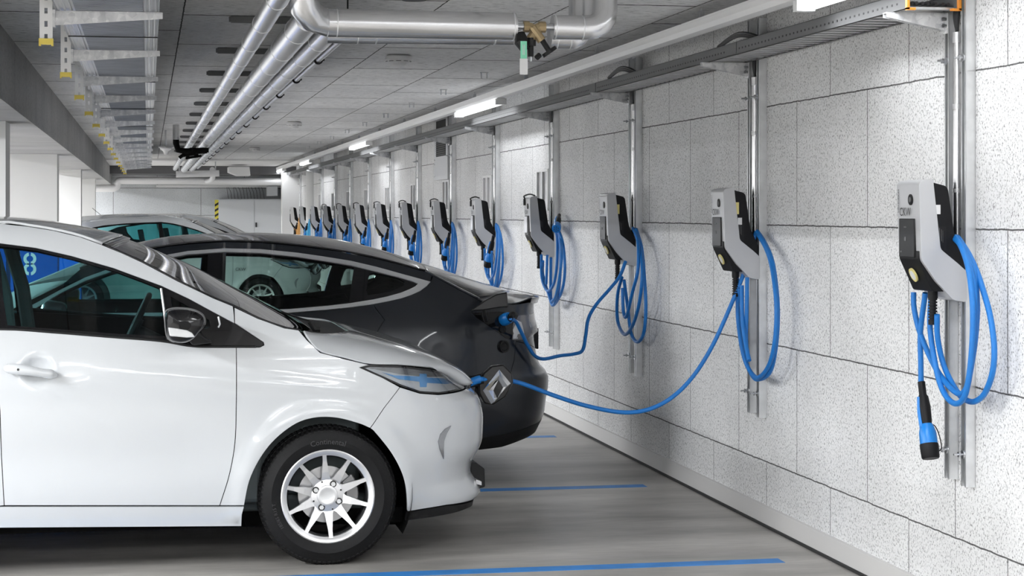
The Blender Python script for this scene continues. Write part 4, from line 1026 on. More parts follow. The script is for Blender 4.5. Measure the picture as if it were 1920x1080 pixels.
# ================================================================ white hatchback
def smooth2(L): return [(v.x, v.y) for v in catmull([(p[0], p[1], 0) for p in L], 5)]
def make_zoe():
    WX, WZ, RX = .792, .309, .792-2.588
    side = pchip([.10, .20, .32, .45, .60, .78, .92, 1.02, 1.10, 1.30, 1.44, 1.50, 1.56], [.075, .045, .018, .004, 0, .004, .018, .040, .068, .150, .215, .255, .315])
    right = pchip([.10, .17, .215, .25, .30, .35, .40, .457, .51, .60, .665, .718, .744, .80, .95], [.06, .05, .04, .012, .03, .062, .055, .02, .003, 0, .010, .035, .075, .16, .45])
    left = pchip([.1, .3, .5, .9, 1.1, 1.4], [.06, .01, 0, .02, .07, .18])
    hx, hz = atY(70, 695, 8.6).x, atY(70, 695, 8.6).z
    def extra(x, z):
        o = .022*math.exp(-(((x-hx)**2+(z-hz)**2)/.056**2)**2)          # dish behind the handle
        for wx in (WX, RX):                                              # wheel arch flare
            r = math.hypot(x-wx, z-WZ); 
            if z > .2: o -= .016*math.exp(-((r-.375)/.055)**2)
        # swage line rising to the rear through the door and the hollow under it
        zc_ = .865-.10*(x-.1); o -= .010*math.exp(-((z-zc_)/.030)**2)*max(0, min(1, (x+.3)/.6))*max(0, min(1, (1.15-x)/.4))
        o += .014*math.exp(-((z-.50)/.13)**2)*max(0, min(1, (x+1.5)/.3))*max(0, min(1, (.45-x)/.3))
        return o
    sh = Shell(9.465, .865, .75, .85, 3.2, -1.6, .83, 3.5, side, right, left, extra)
    root = thing('hatchback_car', 'white electric hatchback in the foreground, charging cable plugged in behind its opened nose emblem', 'car', (-.4, 9.465, 0), None)
    Pl = sh.poly
    dlo_top = [(-2, 456), (20, 459), (67, 465), (133, 480), (213, 503), (267, 523), (302, 536), (353, 560), (410, 591), (437, 606)]
    dlo_bot = [(494, 643), (493, 648), (487, 650), (433, 650), (395, 649), (353, 646), (330, 641), (300, 637), (200, 629), (100, 621), (0, 615)]
    rear_dlo_top = [('w', -.9, 1.438), ('w', -1.2, 1.425), ('w', -1.5, 1.395), ('w', -1.75, 1.345), ('w', -1.93, 1.27)]
    rear_dlo_bot = [('w', -1.97, 1.21), ('w', -1.8, 1.16), ('w', -1.4, 1.105), ('w', -1.0, 1.075)]
    DLO = Pl(dlo_top+dlo_bot+rear_dlo_bot[::-1]+rear_dlo_top[::-1])
    apil = [(191, 459), (230, 475), (267, 492), (333, 527), (400, 559), (437, 574)]
    ditch = [('w', -2.17, 1.375), ('w', -1.9, 1.435), ('w', -1.4, 1.487), ('w', -.95, 1.503), (0, 419), (50, 424), (100, 432), (150, 444), (191, 459)]
    G1 = [(-2, 462), (20, 464), (67, 470), (133, 485), (213, 508), (267, 528), (299, 541), (305, 580), (311, 631), (200, 624.5), (100, 616.5), (14, 610), (6, 560)]
    G2 = [('w', -.70, 1.425), ('w', -.95, 1.425), ('w', -1.3, 1.405), ('w', -1.62, 1.355), ('w', -1.60, 1.25), ('w', -1.5, 1.135), ('w', -1.1, 1.095), ('w', -.67, 1.065)]
    G3 = [(320, 556), (345, 570), (392, 600), (395, 613), (388, 616), (340, 614), (327, 612)]
    arch = lambda cx, a0, a1, n=16: ('c', cx, WZ, .372, a0, a1, n)
    archF = smooth2([(453, 985), (454, 965), (458, 948), (468, 901), (489, 858), (517, 823), (556, 794), (594, 783), (633, 784), (672, 794), (694, 803)])
    archB = smooth2([(694, 803), (703, 811), (731, 846), (750, 880), (760, 913), (764, 959)])
    for sd in (1, -1):
        T = (sd == 1)
        kw = dict(sd=sd)
        patch(sh, 'side_frame', 'paint_white', root, Pl(ditch+apil[1:]+[(439, 590), (440, 607)]+dlo_top[::-1][1:]+rear_dlo_top+[('w', -1.97, 1.21), ('w', -2.15, 1.2), ('w', -2.22, 1.3)]), **kw)
        # window surround, glass
        patch(sh, 'window_surround', 'black_gloss', root, DLO, [Pl(G1), Pl(G2), Pl(G3)], lift=-.004, gap=0, **kw)
        for G, nm in ((G1, 'front_side_window'), (G2, 'rear_side_window'), (G3, 'quarter_window')):
            patch(sh, nm, 'side_glass', root, inset(densify(Pl(G), .03), -.006), lift=-.010, gap=0, rim=0, st=.06, **kw)
        if T:
            b = MB(); b.tube([sh.pt(*sh.inv(302, 541), .0), sh.pt(*sh.inv(308, 585), .002), sh.pt(*sh.inv(313, 628), .0)], .0055, 8); b.build('window_bar', 'satin_chrome', root, smooth=40)
            b = MB(); b.tube([sh.pt(*sh.inv(409.5, 594), .003), sh.pt(*sh.inv(412, 608), .005), sh.pt(*sh.inv(409, 614), .003)], .0045, 8); b.build('window_clip', 'satin_chrome', root, smooth=40)
        b = MB(); b.tube([sh.pt(*q, .001, sd) for q in densify(Pl([(480, 650.5), (395, 650.5), (353, 648), (300, 639), (200, 631), (100, 623), (0, 617), ('w', -1.0, 1.067), ('w', -1.4, 1.097), ('w', -1.8, 1.15)]), .05)[:-30]], .006, 8) if False else None
        belt = Pl([('w', -1.8, 1.15), ('w', -1.4, 1.097), ('w', -1.0, 1.067), (0, 617), (100, 623), (200, 631), (300, 639), (353, 648), (395, 650), (480, 650)])
        b = MB(); b.tube(catmull([sh.pt(*q, .000, sd) for q in belt], 4), .006, 8); b.build('belt_moulding', 'black_plastic', root, smooth=60)
        # doors
        sm = smooth2([(443, 651), (443.5, 700), (443, 760), (440.5, 830), (430, 890), (412, 948)])
        seam = [(437, 650)]+sm
        fd = patch(sh, 'front_door', 'paint_white', root, st=.02 if T else .06, P= Pl([(0, 616), (100, 622), (200, 630), (300, 638), (353, 648), (395, 650.5)]+seam+[(8, 948), (3, 860), (0, 770), (-6, 700), (-8, 640), (-7, 615)]), **kw)
        patch(sh, 'rear_door', 'paint_white', root, Pl([('w', -1.78, 1.15), ('w', -1.4, 1.10), ('w', -1.0, 1.07), (-7, 615.5), (-8, 640), (-6, 700), (0, 770), (3, 860), (8, 948), ('w', -1.35, .262), ('c', RX, WZ, .40, 0, 62, 10), ('w', -1.66, .80)]), **kw)
        patch(sh, 'sill', 'paint_white', root, Pl([(412, 950), (458, 950), (454, 965), (453, 987), (0, 990), ('w', -1.38, .165), ('w', -1.37, .258), (0, 950)]), **kw)
        patch(sh, 'front_fender', 'paint_white', root, st=.02 if T else .06, P= Pl([(439, 576), (483, 597), (533, 615), (560, 619), (576, 638), (600, 661), (646, 673), (692, 684), (674, 689), (717, 708), (750, 726), (720, 765), (694, 803)]+[q for q in archF[::-1][1:] if q[1] < 947]+[(458, 948)]+sm[::-1]+[(487, 651), (495, 647), (494, 642), (440, 606)]), **kw)
        q0 = [('w', -1.78, 1.15), ('w', -1.66, .80), ('c', RX, WZ, .40, 62, 175, 14), ('w', RX-.40, .20), ('w', -2.3, .22), ('u', .001, .25), ('u', .001, 1.0), ('w', -2.33, 1.0), ('w', -2.25, 1.2), ('w', -2.15, 1.2), ('w', -1.97, 1.21)]
        patch(sh, 'rear_quarter', 'paint_white', root, Pl(q0), **kw)
        # bumper
        bp = Pl([(694, 803), (720, 765), (750, 726), (787, 737.5), (822, 740), (857, 735), (873, 728)])+[(sh.U, .735), (sh.U, .225)]+Pl([(890, 935), (836, 947), (764, 959)]+archB[::-1][1:-1])
        hp = lambda L: [p for p in L]
        patch(sh, 'front_bumper', 'paint_white', root, bp, st=.02 if T else .06, **kw)
        lip = Pl([(764, 961), (836, 949), (890, 937)])+[(sh.U, .223), (sh.U, .165)]+Pl([(877, 953), (836, 965), (761, 976)])
        patch(sh, 'bumper_lip', 'black_plastic', root, lip, gap=0, lift=-.004, **kw)
        # chrome gill
        gill = Pl([(845, 798), (834, 804), (825, 814), (821, 828), (824, 843), (831, 861), (831, 842), (832, 826), (837, 812)])
        patch(sh, 'chrome_gill', 'gill_chrome', root, gill, gap=0, lift=.005, rim=.008, st=.012, dens=.012, **kw)
        # lower intake edge and winglet
        if T:
            p = lambda x_, y_, Y: atY(x_, y_, Y)
            b = MB(); b.prism([p(881, 866, 9.05), p(893, 868, 9.05), p(909, 879, 9.05), p(910, 913, 9.05), p(893, 918, 9.05), p(884, 905, 9.05)], (0, .83, 0)); b.build('lower_grille', 'black_plastic', root, bevel=.006)
            b = MB(); b.prism([p(893, 899, 9.0), p(903, 903, 9.0), p(903, 910, 9.0), p(891, 907, 9.0)], (0, .9, 0)); b.build('grille_strip', 'alu_dull', root)
        # headlight
        hl = Pl([(674, 689), (692, 685), (752, 686.5), (805, 692), (840, 701), (868, 712), (872, 719), (870, 727), (857, 732), (822, 738), (787, 736), (752, 724), (717, 708)])
        hl0 = patch(sh, 'headlight', 'lamp_clear', root, hl, gap=0, lift=-.011, rim=0, st=.03, **kw)
        patch(sh, 'housing', 'black_gloss', hl0, inset(densify(hl, .02), -.0005), [inset(densify(hl, .02), .007)], gap=0, lift=.0015, rim=.012, st=.02, dens=.02, **kw)
        patch(sh, 'smoked_brow', 'lamp_smoke', hl0, Pl([(690, 690), (752, 690), (800, 694), (838, 705), (800, 707), (752, 702)]), gap=0, lift=-.008, rim=.003, st=.02, dens=.02, **kw)
        patch(sh, 'reflector', 'lens_white', hl0, Pl([(745, 716), (775, 711), (830, 715), (855, 722), (850, 729), (820, 733), (785, 731)]), gap=0, lift=-.0085, rim=.003, st=.02, dens=.02, **kw)
        patch(sh, 'blue_light_guide', 'lamp_blue', hl0, Pl([(716, 698), (740, 704), (788, 706), (788, 701), (801, 701), (802, 708), (838, 710), (858, 715), (838, 720), (802, 718), (801, 726), (789, 726), (788, 716), (748, 711)]), gap=0, lift=-.006, rim=.003, st=.02, dens=.02, **kw)
        patch(sh, 'lens', 'clear_lens', hl0, hl, gap=0, lift=.001, rim=0, st=.03, **kw)
        # inner black shell behind the gaps
        outl = [('w', -2.12, 1.36)]+ditch[1:]+apil[1:]+[(483, 600), (533, 618), (558, 622), (576, 641), (600, 664), (646, 676), (692, 690), (750, 696), (860, 716)]
        lin = Pl(outl)+[(sh.U, .70), (sh.U, .235)]+Pl([(836, 945), (768, 956), ('c', WX, WZ, .378, -5, 185, 18), (445, 980), (0, 984), ('w', -1.36, .18), ('c', RX, WZ, .405, -10, 190, 18), ('w', -2.25, .24), ('u', .02, .27), ('u', .02, .98), ('w', -2.25, 1.1)])
        patch(sh, 'inner_shell', 'black_matte', root, lin, [Pl(G1), Pl(G2), Pl(G3)], gap=.004, lift=-.0135, rim=.03, st=.06, **kw)
        for wx in (WX, RX): arch_liner(root, sh, wx, WZ, .385, sd)
        y = sh.yc-sd*(sh.hw-.100)
        for wx in (WX, RX): wheel(root, wx, y, WZ, WZ, .208, .185, -sd, text=(T and wx == WX))
        # door mirror
        s_ = sd
        def my(Y): return sh.yc-(sh.yc-Y)*s_
        cen = atY(347, 609, 8.50)
        b = MB(); rows = []
        outlM = [(311, 585), (322, 579), (340, 578), (362, 581), (378, 589), (384, 600), (382, 612), (374, 622), (364, 633), (350, 640.5), (335, 642), (320, 638), (313, 628), (310, 605)]
        oc = [atY(px, py, 8.50) for px, py in [(v.x, v.y) for v in catmull([(p[0], p[1], 0) for p in outlM], 4, True)]]; c = sum(oc, Vector((0, 0, 0)))/len(oc)
        for (f, Y) in ((.30, 8.406), (.60, 8.409), (.80, 8.416), (.92, 8.428), (.98, 8.445), (1.0, 8.475), (.98, 8.54), (.92, 8.58), (.7, 8.60)):
            rows.append([Vector((c.x+(o.x-c.x)*f+(0 if f > .9 else .0), my(Y), c.z+(o.z-c.z)*f)) for o in oc+[oc[0]]])
        b.grid(rows, s_ < 0); b.add(rows[0][:-1], [tuple(range(len(oc)))])
        mr = b.build('door_mirror', 'black_gloss', root, smooth=60)
        if T:
            b = MB(); rr = rows[2]
            L = [(315, 613), (332, 615), (350, 618), (360, 623), (365, 631), (350, 632), (318, 629)]
            b.prism([atY(px, py, 8.445) for px, py in L], (0, -.042, 0)); b.build('turn_signal', 'lens_white', mr, bevel=.004)
            b = MB(); b.cyl(atY(332, 618.5, 8.400), atY(332, 618.5, 8.405), .0055, 12); b.build('signal_dot', 'alu_dull', mr)
            b = MB(); ed = [Vector((c.x+(o.x-c.x)*1.01, 8.50, c.z+(o.z-c.z)*1.01)) for o in oc]; b.tube(catmull(ed[-14:]+ed[:24], 2), .004, 8); b.build('mirror_rim', 'tray_grey', mr, smooth=60)
            b = MB(); b.prism([atY(345, 625, 8.60), atY(372, 622, 8.60), atY(398, 640, 8.62), atY(360, 645, 8.62)], (0, -.10, 0)); b.build('mirror_foot', 'black_plastic', mr, bevel=.008)
            # handle
            b = MB(); pth = [atY(px, py, Y) for px, py, Y in ((11, 691, 8.596), (17, 691, 8.584), (34, 692.5, 8.574), (55, 695, 8.568), (78, 699, 8.572), (95, 701.5, 8.582), (107, 704, 8.600))]
            rd = [.014, .021, .024, .021, .019, .022, .008]; b.tube(catmull(pth, 5), .015, 14, radii=[rd[min(i//5, 6)]+(rd[min(i//5+1, 6)]-rd[min(i//5, 6)])*(i % 5)/5 for i in range(31)])
            hd = b.build('door_handle', 'paint_white', fd, smooth=70)
            b = MB(); b.cyl(atY(34, 693, 8.5485), atY(34, 693, 8.555), .0055, 12); b.build('keyhole', 'ink', hd)
    # roof, windshield, hood, hatch
    yc = sh.yc
    E = [sh.pt(*q, -.001) for q in Pl(ditch)]
    M = [Vector((-2.24, yc, 1.46)), Vector((-1.95, yc, 1.51)), Vector((-1.4, yc, 1.548)), Vector((-.95, yc, 1.557)), atY(10, 410.5, yc), atY(60, 414, yc), atY(110, 421, yc), atY(170, 432, yc), atY(229, 445, yc)]
    E = resample(E, 40); M = resample(M, 40)
    b = MB(); b.grid(sweep(E, M, yc, 24, 3.2)); rf = b.build('roof', 'paint_white', root, smooth=60, solid=.012)
    b = MB(); b.tube([(-1.98, yc, 1.50), (-2.0, yc, 1.53)], .02, 10); b.tube([(-1.99, yc, 1.52), (-2.16, yc, 1.66)], .004, 8); b.build('antenna', 'black_plastic', root)
    E = [sh.pt(*q, -.002) for q in Pl([(193, 460), (230, 477), (267, 493), (333, 528), (400, 560), (437, 575), (483, 598), (533, 616), (562, 621)])]
    M = [atY(px, py, yc) for px, py in ((231, 446), (267, 459), (313, 478), (367, 501), (433, 535), (478, 557), (515, 576), (547, 592), (577, 611))]
    E = resample(E, 30); M = resample(M, 30); R_ = sweep(E, M, yc, 40, 2.2)
    b = MB(); b.grid([r[2:-2] for r in R_[1:]]); b.build('windshield', 'wind_glass', root, smooth=60)
    b = MB(); b.grid([r[:3] for r in R_]); b.grid([r[-3:] for r in R_]); b.grid([r[2:-2] for r in R_[:2]]); b.build('windshield_border', 'black_gloss', root, smooth=60, solid=.01)
    Eh = [sh.pt(*q, -.001) for q in Pl([(568, 622), (578, 638), (600, 660), (646, 672), (692, 683), (752, 685), (805, 690), (840, 698.5), (868, 710)])]
    Mh = [atY(px, py, yc) for px, py in ((634, 613), (645, 616), (665, 620), (705, 630), (740, 639), (785, 654), (820, 671), (848, 688), (871, 709))]
    Rh = sweep(resample(Eh, 30), resample(Mh, 30), yc, 40, 16, 5)
    b = MB(); b.grid(Rh); b.build('hood', 'paint_white', root, smooth=60, solid=.010)
    rw = [Rh[0], [Vector((a.x*.5+c.x*.5, a.y, min(a.z, c.z)-.012)) for a, c in zip(Rh[0], R_[-1])], [Vector((c.x-.01, c.y, c.z-.004)) for c in R_[-1]]]
    b = MB(); b.grid(rw, True); b.build('cowl', 'black_plastic', root, smooth=40)
    b = MB(); b.tube([atY(581, 603, 9.0), atY(590, 618, 9.0), atY(600, 618, 9.0)], .012, 8); b.tube([atY(584, 603, 9.0), atY(560, 596, 9.1), atY(528, 585, 9.25)], .005, 6); b.build('wiper', 'black_plastic', root, smooth=40)
    # nose cap between hood and bumper with the dark grille
    nose = [[sh.pt(sh.U*0+sh.ux(x_), .735, -.006, 1) for x_ in ()]]
    b = MB(); r1 = []; r0 = Rh[-1]
    for v in r0:
        hw_ = yc-v.y; a = abs(hw_)
        lo, hi = sh.ux(.9), sh.U
        for _ in range(30):
            m_ = (lo+hi)/2
            if yc-sh.pt(m_, .736).y > a: lo = m_
            else: hi = m_
        q = sh.pt(lo, .736, -.004); r1.append(Vector((q.x, v.y, q.z)))
    b.grid([r0, r1], True); b.build('nose_panel', 'black_gloss', root, smooth=40)
    Et = [sh.pt(sh.ux(-2.17), 1.375), sh.pt(sh.ux(-2.25), 1.2), Vector((-2.33, sh.pt(sh.ux(-2.33), 1.0).y, 1.0))]
    Mt = [Vector((-2.24, yc, 1.46)), Vector((-2.36, yc, 1.22)), Vector((-2.42, yc, .98))]
    b = MB(); b.grid(sweep(resample(Et, 10), resample(Mt, 10), yc, 16), True); b.build('tailgate', 'black_gloss', root, smooth=60, solid=.01)
    # opened charge flap with diamond emblem, connector behind it
    fl = bpy.data.objects.new('charge_flap', None); COL.objects.link(fl); fl.parent = root; fl.location = (0, 0, 0)
    hexa = [(906, 712), (913, 696), (926, 690), (945, 688), (962, 711), (951, 739), (931, 756), (915, 756), (905, 742)]
    Yf = 9.36
    b = MB(); b.prism([atY(px, py, Yf) for px, py in [(897, 722), (906, 700), (922, 686), (944, 683), (961, 700), (963, 717), (948, 745), (925, 760), (908, 757), (898, 738)]], (0, .05, 0)); b.build('flap_body', 'black_gloss', fl, bevel=.008)
    o4 = [(923, 696), (940, 694), (958, 722), (922, 758), (905, 728)]
    out4 = [(932, 694), (957, 722), (922, 758), (905, 730)]; in4 = [(934, 712), (943, 729), (931, 746), (925, 732)]
    outd = [atY(px, py, Yf-.004) for px, py in ((936, 693), (957.5, 719), (921, 757.5), (905.5, 732))]
    ind = [atY(px, py, Yf-.004) for px, py in ((934.6, 712), (943, 726.5), (932, 747), (925, 732))]
    b = MB()
    for i in range(4):
        j = (i+1) % 4; mo = [outd[i], outd[j], ind[j], ind[i]]
        mid = [(outd[i]+ind[i])/2+Vector((0, -.014, 0)), (outd[j]+ind[j])/2+Vector((0, -.014, 0))]
        b.add([outd[i], outd[j], mid[1], mid[0], ind[j], ind[i]], [(0, 1, 2, 3), (3, 2, 4, 5)])
    b.build('diamond_emblem', 'chrome', fl, label='chrome diamond emblem')
    b = MB(); b.tube([atY(900, 716, 9.40), atY(885, 714, 9.40), atY(872, 720, 9.43)], .02, 12); b.cyl(atY(905, 712, 9.38), atY(884, 716, 9.38), .028, 14); b.cyl(atY(893, 733, 9.42), atY(908, 735, 9.40), .03, 14); b.build('charge_port', 'black_plastic', root, smooth=40)
    # interior
    b = MB()
    x0, x1 = -2.1, 1.0
    b.box((x0, yc-.70, .22), (x1, yc+.70, .30)); b.box((.35, yc-.70, .3), (.95, yc+.70, .86)); b.box((-2.2, yc-.7, .3), (-1.75, yc+.7, .98))
    b.box((x0, yc-.79, .28), (.5, yc-.74, .93)); b.box((x0, yc+.74, .28), (.5, yc+.79, .93)); b.build('cabin_tub', 'interior', root, bevel=.02)
    b = MB(); b.prism([(.22, yc-.70, .80), (.18, yc-.70, .93), (.30, yc-.70, .985), (.55, yc-.70, .995), (.80, yc-.70, .96), (.80, yc-.70, .80)], (0, 1.40, 0)); b.build('dashboard', 'interior', root, bevel=.02)
    def seat(y, x, rear=False):
        w_ = .25 if not rear else .62
        b = MB(); b.box((x-.50 if not rear else x-.42, y-w_, .42), (x, y+w_, .56))
        b.prism([(x-.52, y-w_, .50), (x-.40, y-w_, .52), (x-.60, y-w_, 1.10), (x-.68, y-w_, 1.10)], (0, 2*w_, 0)); s_ = b.build('seat', 'seat', root, bevel=.04, seg=3)
        b = MB(); b.prism([(x-.61, y-.12, 1.13), (x-.69, y-.12, 1.13), (x-.73, y-.12, 1.32), (x-.65, y-.12, 1.33)], (0, .24, 0)); b.cyl((x-.65, y-.06, 1.08), (x-.66, y-.06, 1.14), .008, 6); b.cyl((x-.65, y+.06, 1.08), (x-.66, y+.06, 1.14), .008, 6); b.build('headrest', 'seat', s_, bevel=.03, seg=3)
    seat(yc-.37, -.28); seat(yc+.37, -.28); seat(yc, -1.15, True)
    # steering wheel sits on the far (left) side of the car
    c = Vector((-.075, yc+.37, 1.0)); ax_ = Vector((-.90, 0, .43)).normalized(); e2 = Vector((.43, 0, .90)); e1 = Vector((0, 1, 0)); b = MB()
    b.tube([c+(e1*math.cos(2*PI*i/36)+e2*math.sin(2*PI*i/36))*.185 for i in range(37)], .015, 10, False); b.cyl(c-ax_*.03, c+ax_*.01, .06, 20); b.tube([c-e1*.18, c, c+e1*.18], .016, 8); b.tube([c, c-e2*.17], .016, 8); b.cyl(c-ax_*.03, c-ax_*.3, .03, 12); b.build('steering_wheel', 'black_plastic', root, smooth=40)
    for y in (yc-.80, yc+.80):
        b = MB(); b.tube([(-.60, y+(.10 if y < yc else -.10)-.0, .95), (-.63, y+(.17 if y < yc else -.17), 1.2), (-.70, y+(.24 if y < yc else -.24), 1.45)], .035, 8); b.build('door_pillar', 'interior_light', root, smooth=40)
    b = MB(); b.box((-2.0, yc-.70, .16), (1.15, yc+.70, .23)); b.build('underbody', 'black_matte', root)
    return root, sh
zoe, zsh = make_zoe()
# far copy of the hatchback: same kind of car, parked eight bays on
z2 = copy_tree(zoe); z2.location = Vector(zoe.location)+Vector((.85, 20.15, 0)); z2['label'] = 'white hatchback far down the row, its roof showing above the dark car'
z2['group'] = 'far hatchbacks'
z3 = copy_tree(zoe); z3.location = Vector(zoe.location)+Vector((1.25, 23.0, 0)); z3['label'] = 'farthest pale car, only its roof edge showing behind the other far hatchback'
for zz in (z2, z3):
    if 'group' in zz: del zz['group']
b = MB(); q = atY(451, 505, 28.72); b.text('CKW', .064, (q.x, 28.735, q.z), (1, 0, 0), (0, 0, 1)); b.build('side_lettering', 'ink', z2)
# ================================================================ dark sedan, parked tail to the wall
def make_sedan():
    WX, RX, WZ = 1.44, -1.435, .335
    side = pchip([.10, .20, .32, .50, .66, .80, .90, .97, 1.03, 1.12, 1.22, 1.32, 1.38, 1.44], [.10, .06, .02, 0, .004, .012, .030, .055, .085, .145, .215, .290, .345, .42])
    right = pchip([.10, .187, .25, .286, .358, .443, .532, .595, .62, .674, .75, .832, .858, .888, .954, 1.006, 1.069, 1.2], [.22, .16, .075, .06, .025, .015, 0, 0, .03, .068, .085, .095, .069, .072, .090, .092, .078, .2])
    left = pchip([.1, .3, .5, .7, .9], [.10, .02, 0, .05, .3])
    def extra(x, z):
        o = 0
        for wx in (WX, RX):
            r = math.hypot(x-wx, z-WZ)
            if z > .2: o -= .014*math.exp(-((r-.40)/.06)**2)
        o += .012*math.exp(-((z-.62)/.12)**2)*max(0, min(1, (1.0-x)/.4))*max(0, min(1, (x+1.2)/.4))
        return o
    sh = Shell(11.97, .925, 1.35, 1.10, 3.0, -1.1, 1.16, 2.6, side, right, left, extra)
    root = thing('sedan_car', 'dark grey fastback sedan with chrome window trim, charging at its rear corner', 'car', (.1, 11.97, 0))
    Pl = sh.poly; yc = sh.yc
    up = [(45, 580), (110, 545), (160, 520), (213, 501), (262, 489), (316, 477), (353, 470.5), (421, 465.5), (488, 467), (556, 473.6), (605, 480.5), (658, 489), (705, 500), (752, 513), (787, 522.5), (807, 528)]
    lo = [(800, 536), (787, 545.5), (770, 553), (752, 559), (725, 565), (699, 570), (655, 576), (611, 580.5), (541, 586), (300, 592), (60, 594)]
    iu = [(62, 580), (112, 550), (160, 526), (213, 507), (262, 495), (316, 483), (353, 476), (421, 471.5), (488, 473.5), (556, 480.5), (605, 488), (658, 497), (705, 508.5), (752, 520.5), (775, 527.5), (784, 531.5)]
    il = [(778, 537), (768, 542), (752, 548.5), (725, 556), (699, 561.5), (655, 568.5), (611, 573.5), (541, 579.5), (300, 586), (66, 588)]
    OUT = Pl(up+lo); IN = Pl(iu+il)
    Gf = [(95, 563), (160, 530), (213, 511), (262, 499), (316, 487), (353, 480), (390, 478), (384, 583), (300, 584.5), (90, 586)]
    Gr = [(424, 475.5), (488, 477), (556, 484), (605, 491), (640, 497), (664, 502), (661, 520), (655, 566), (611, 571.5), (541, 577.5), (420, 582)]
    Gq = [(691, 519), (694, 513), (701, 511.5), (725, 516), (748, 522), (759, 529), (757, 535.5), (735, 545.5), (715, 550), (690, 554), (687, 545)]
    roofE = [(150, 505), (213, 486), (265, 471), (316, 462), (370, 456), (421, 453.5), (488, 455), (556, 461), (650, 474), (717, 488), (787, 507), (797, 509)]
    seamE = [(797, 509), (830, 527), (862, 544), (895, 561)]
    for sd in (1, -1):
        kw = dict(sd=sd)
        patch(sh, 'side_frame', 'paint_dark', root, Pl(roofE+[(810, 515), (807, 528)]+up[::-1][1:-2]+[(110, 540)]), gap=.0008, **kw)
        patch(sh, 'chrome_trim', 'satin_chrome', root, OUT, [IN], gap=0, lift=.004, rim=.01, st=.03, **kw)
        patch(sh, 'window_surround', 'black_gloss', root, IN, [Pl(Gf), Pl(Gr), Pl(Gq)], gap=0, lift=-.004, **kw)
        for G, nm in ((Gf, 'front_side_window'), (Gr, 'rear_side_window'), (Gq, 'quarter_window')):
            patch(sh, nm, 'dark_glass', root, inset(densify(Pl(G), .03), -.006), lift=-.009, gap=0, rim=0, st=.06, **kw)
        ds = [(699, 568), (706, 580), (714, 590), (721, 600), (712, 614), (703, 630)]
        dr = Pl([('w', .30, .99), (541, 587), (611, 582), (655, 577.5)]+ds)
        patch(sh, 'rear_door', 'paint_dark', root, dr+Pl([('w', 1.02, .60), ('w', .94, .42), ('w', .90, .25), ('w', .28, .25)]), **kw)
        patch(sh, 'front_door', 'paint_dark', root, Pl([('w', -.92, .93), ('w', -.3, .965), ('w', .30, .99), ('w', .28, .25), ('w', -.9, .25), ('w', -.95, .6)]), **kw)
        patch(sh, 'front_fender', 'paint_dark', root, Pl([('w', -.92, .93), ('w', -.95, .6), ('w', -.9, .25), ('w', -1.03, .2), ('c', RX, WZ, .385, -5, 185, 16), ('w', -1.85, .2), ('u', .001, .22), ('u', .001, .62), ('w', -2.0, .74), ('w', -1.4, .86)]), **kw)
        tailu = sh.U
        seamB = [(966, 640), (963.5, 676), (957, 700)]
        body = Pl([(699, 570), (725, 565), (752, 559), (770, 553), (787, 545.5), (800, 536), (807, 528), (812, 517), (797, 509)]+seamE[1:]+[(905, 567), (960, 571)])+[(sh.U, 1.052), (sh.U, .69)]+Pl([(1000, 650), (967, 640), (964, 676), (957, 700), ('w', 1.83, .45), ('c', WX, WZ, .385, 12, 165, 18), ('w', 1.02, .60)]+ds[::-1][:-1])
        patch(sh, 'rear_quarter', 'paint_dark', root, body, **kw)
        bump = Pl([('w', 1.83, .45), (957, 700), (964, 676), (967, 640), (1000, 650)])+[(sh.U, .69), (sh.U, .26), (sh.ux(2.40), .25), (sh.ux(2.25), .225), (sh.ux(2.1), .20)]+Pl([('w', 1.90, .19), ('w', 1.80, .19), ('w', 1.822, .40)])
        patch(sh, 'rear_bumper', 'paint_dark', root, bump, **kw)
        low = [(sh.ux(1.86), .25), (sh.ux(2.1), .27), (sh.ux(2.3), .30), (sh.U, .33), (sh.U, .25), (sh.ux(2.40), .24), (sh.ux(2.25), .215), (sh.ux(2.1), .19), (sh.ux(1.86), .182)]
        patch(sh, 'rear_diffuser', 'black_plastic', root, low, gap=0, lift=.004, **kw)
        patch(sh, 'sill', 'black_plastic', root, Pl([('w', -1.02, .25), ('w', 1.02, .25), ('w', 1.05, .16), ('w', -1.04, .16)]), **kw)
        tl = Pl([(960, 612), (966, 593), (976, 591), (992, 590)])+[(sh.ux(2.40), .97), (sh.ux(2.40), .86)]+Pl([(992, 634), (978, 637), (960, 637)])
        t_ = patch(sh, 'tail_lamp', 'red_lens', root, tl, gap=0, lift=.004, rim=.01, **kw)
        patch(sh, 'white_segment', 'lens_white', t_, Pl([(961, 618), (968, 600), (976, 604), (980, 634), (961, 635)]), gap=0, lift=.006, rim=.004, **kw)
        lin = Pl([(160, 511), (213, 494), (265, 479), (316, 470), (370, 463), (421, 461), (488, 462), (556, 467), (650, 480), (717, 494), (787, 512), (800, 520), (830, 533), (862, 549), (895, 566), (960, 575)])+[(sh.U, 1.04), (sh.U, .3)]+Pl([('w', 1.95, .22), ('c', WX, WZ, .39, -5, 185, 16), ('w', -1.0, .18), ('c', RX, WZ, .39, -5, 185, 16), ('w', -1.9, .25), ('w', -1.8, .74), ('w', -1.2, .88), ('w', -.95, .94), ('w', -.8, 1.02)])
        patch(sh, 'inner_shell', 'black_matte', root, lin, [Pl(Gf), Pl(Gr), Pl(Gq)], gap=.004, lift=-.0135, rim=.03, st=.07, **kw)
        for wx in (WX, RX):
            arch_liner(root, sh, wx, WZ, .395, sd); wheel(root, wx, yc-sd*(sh.hw-.13), WZ, WZ, .235, .23, -sd)
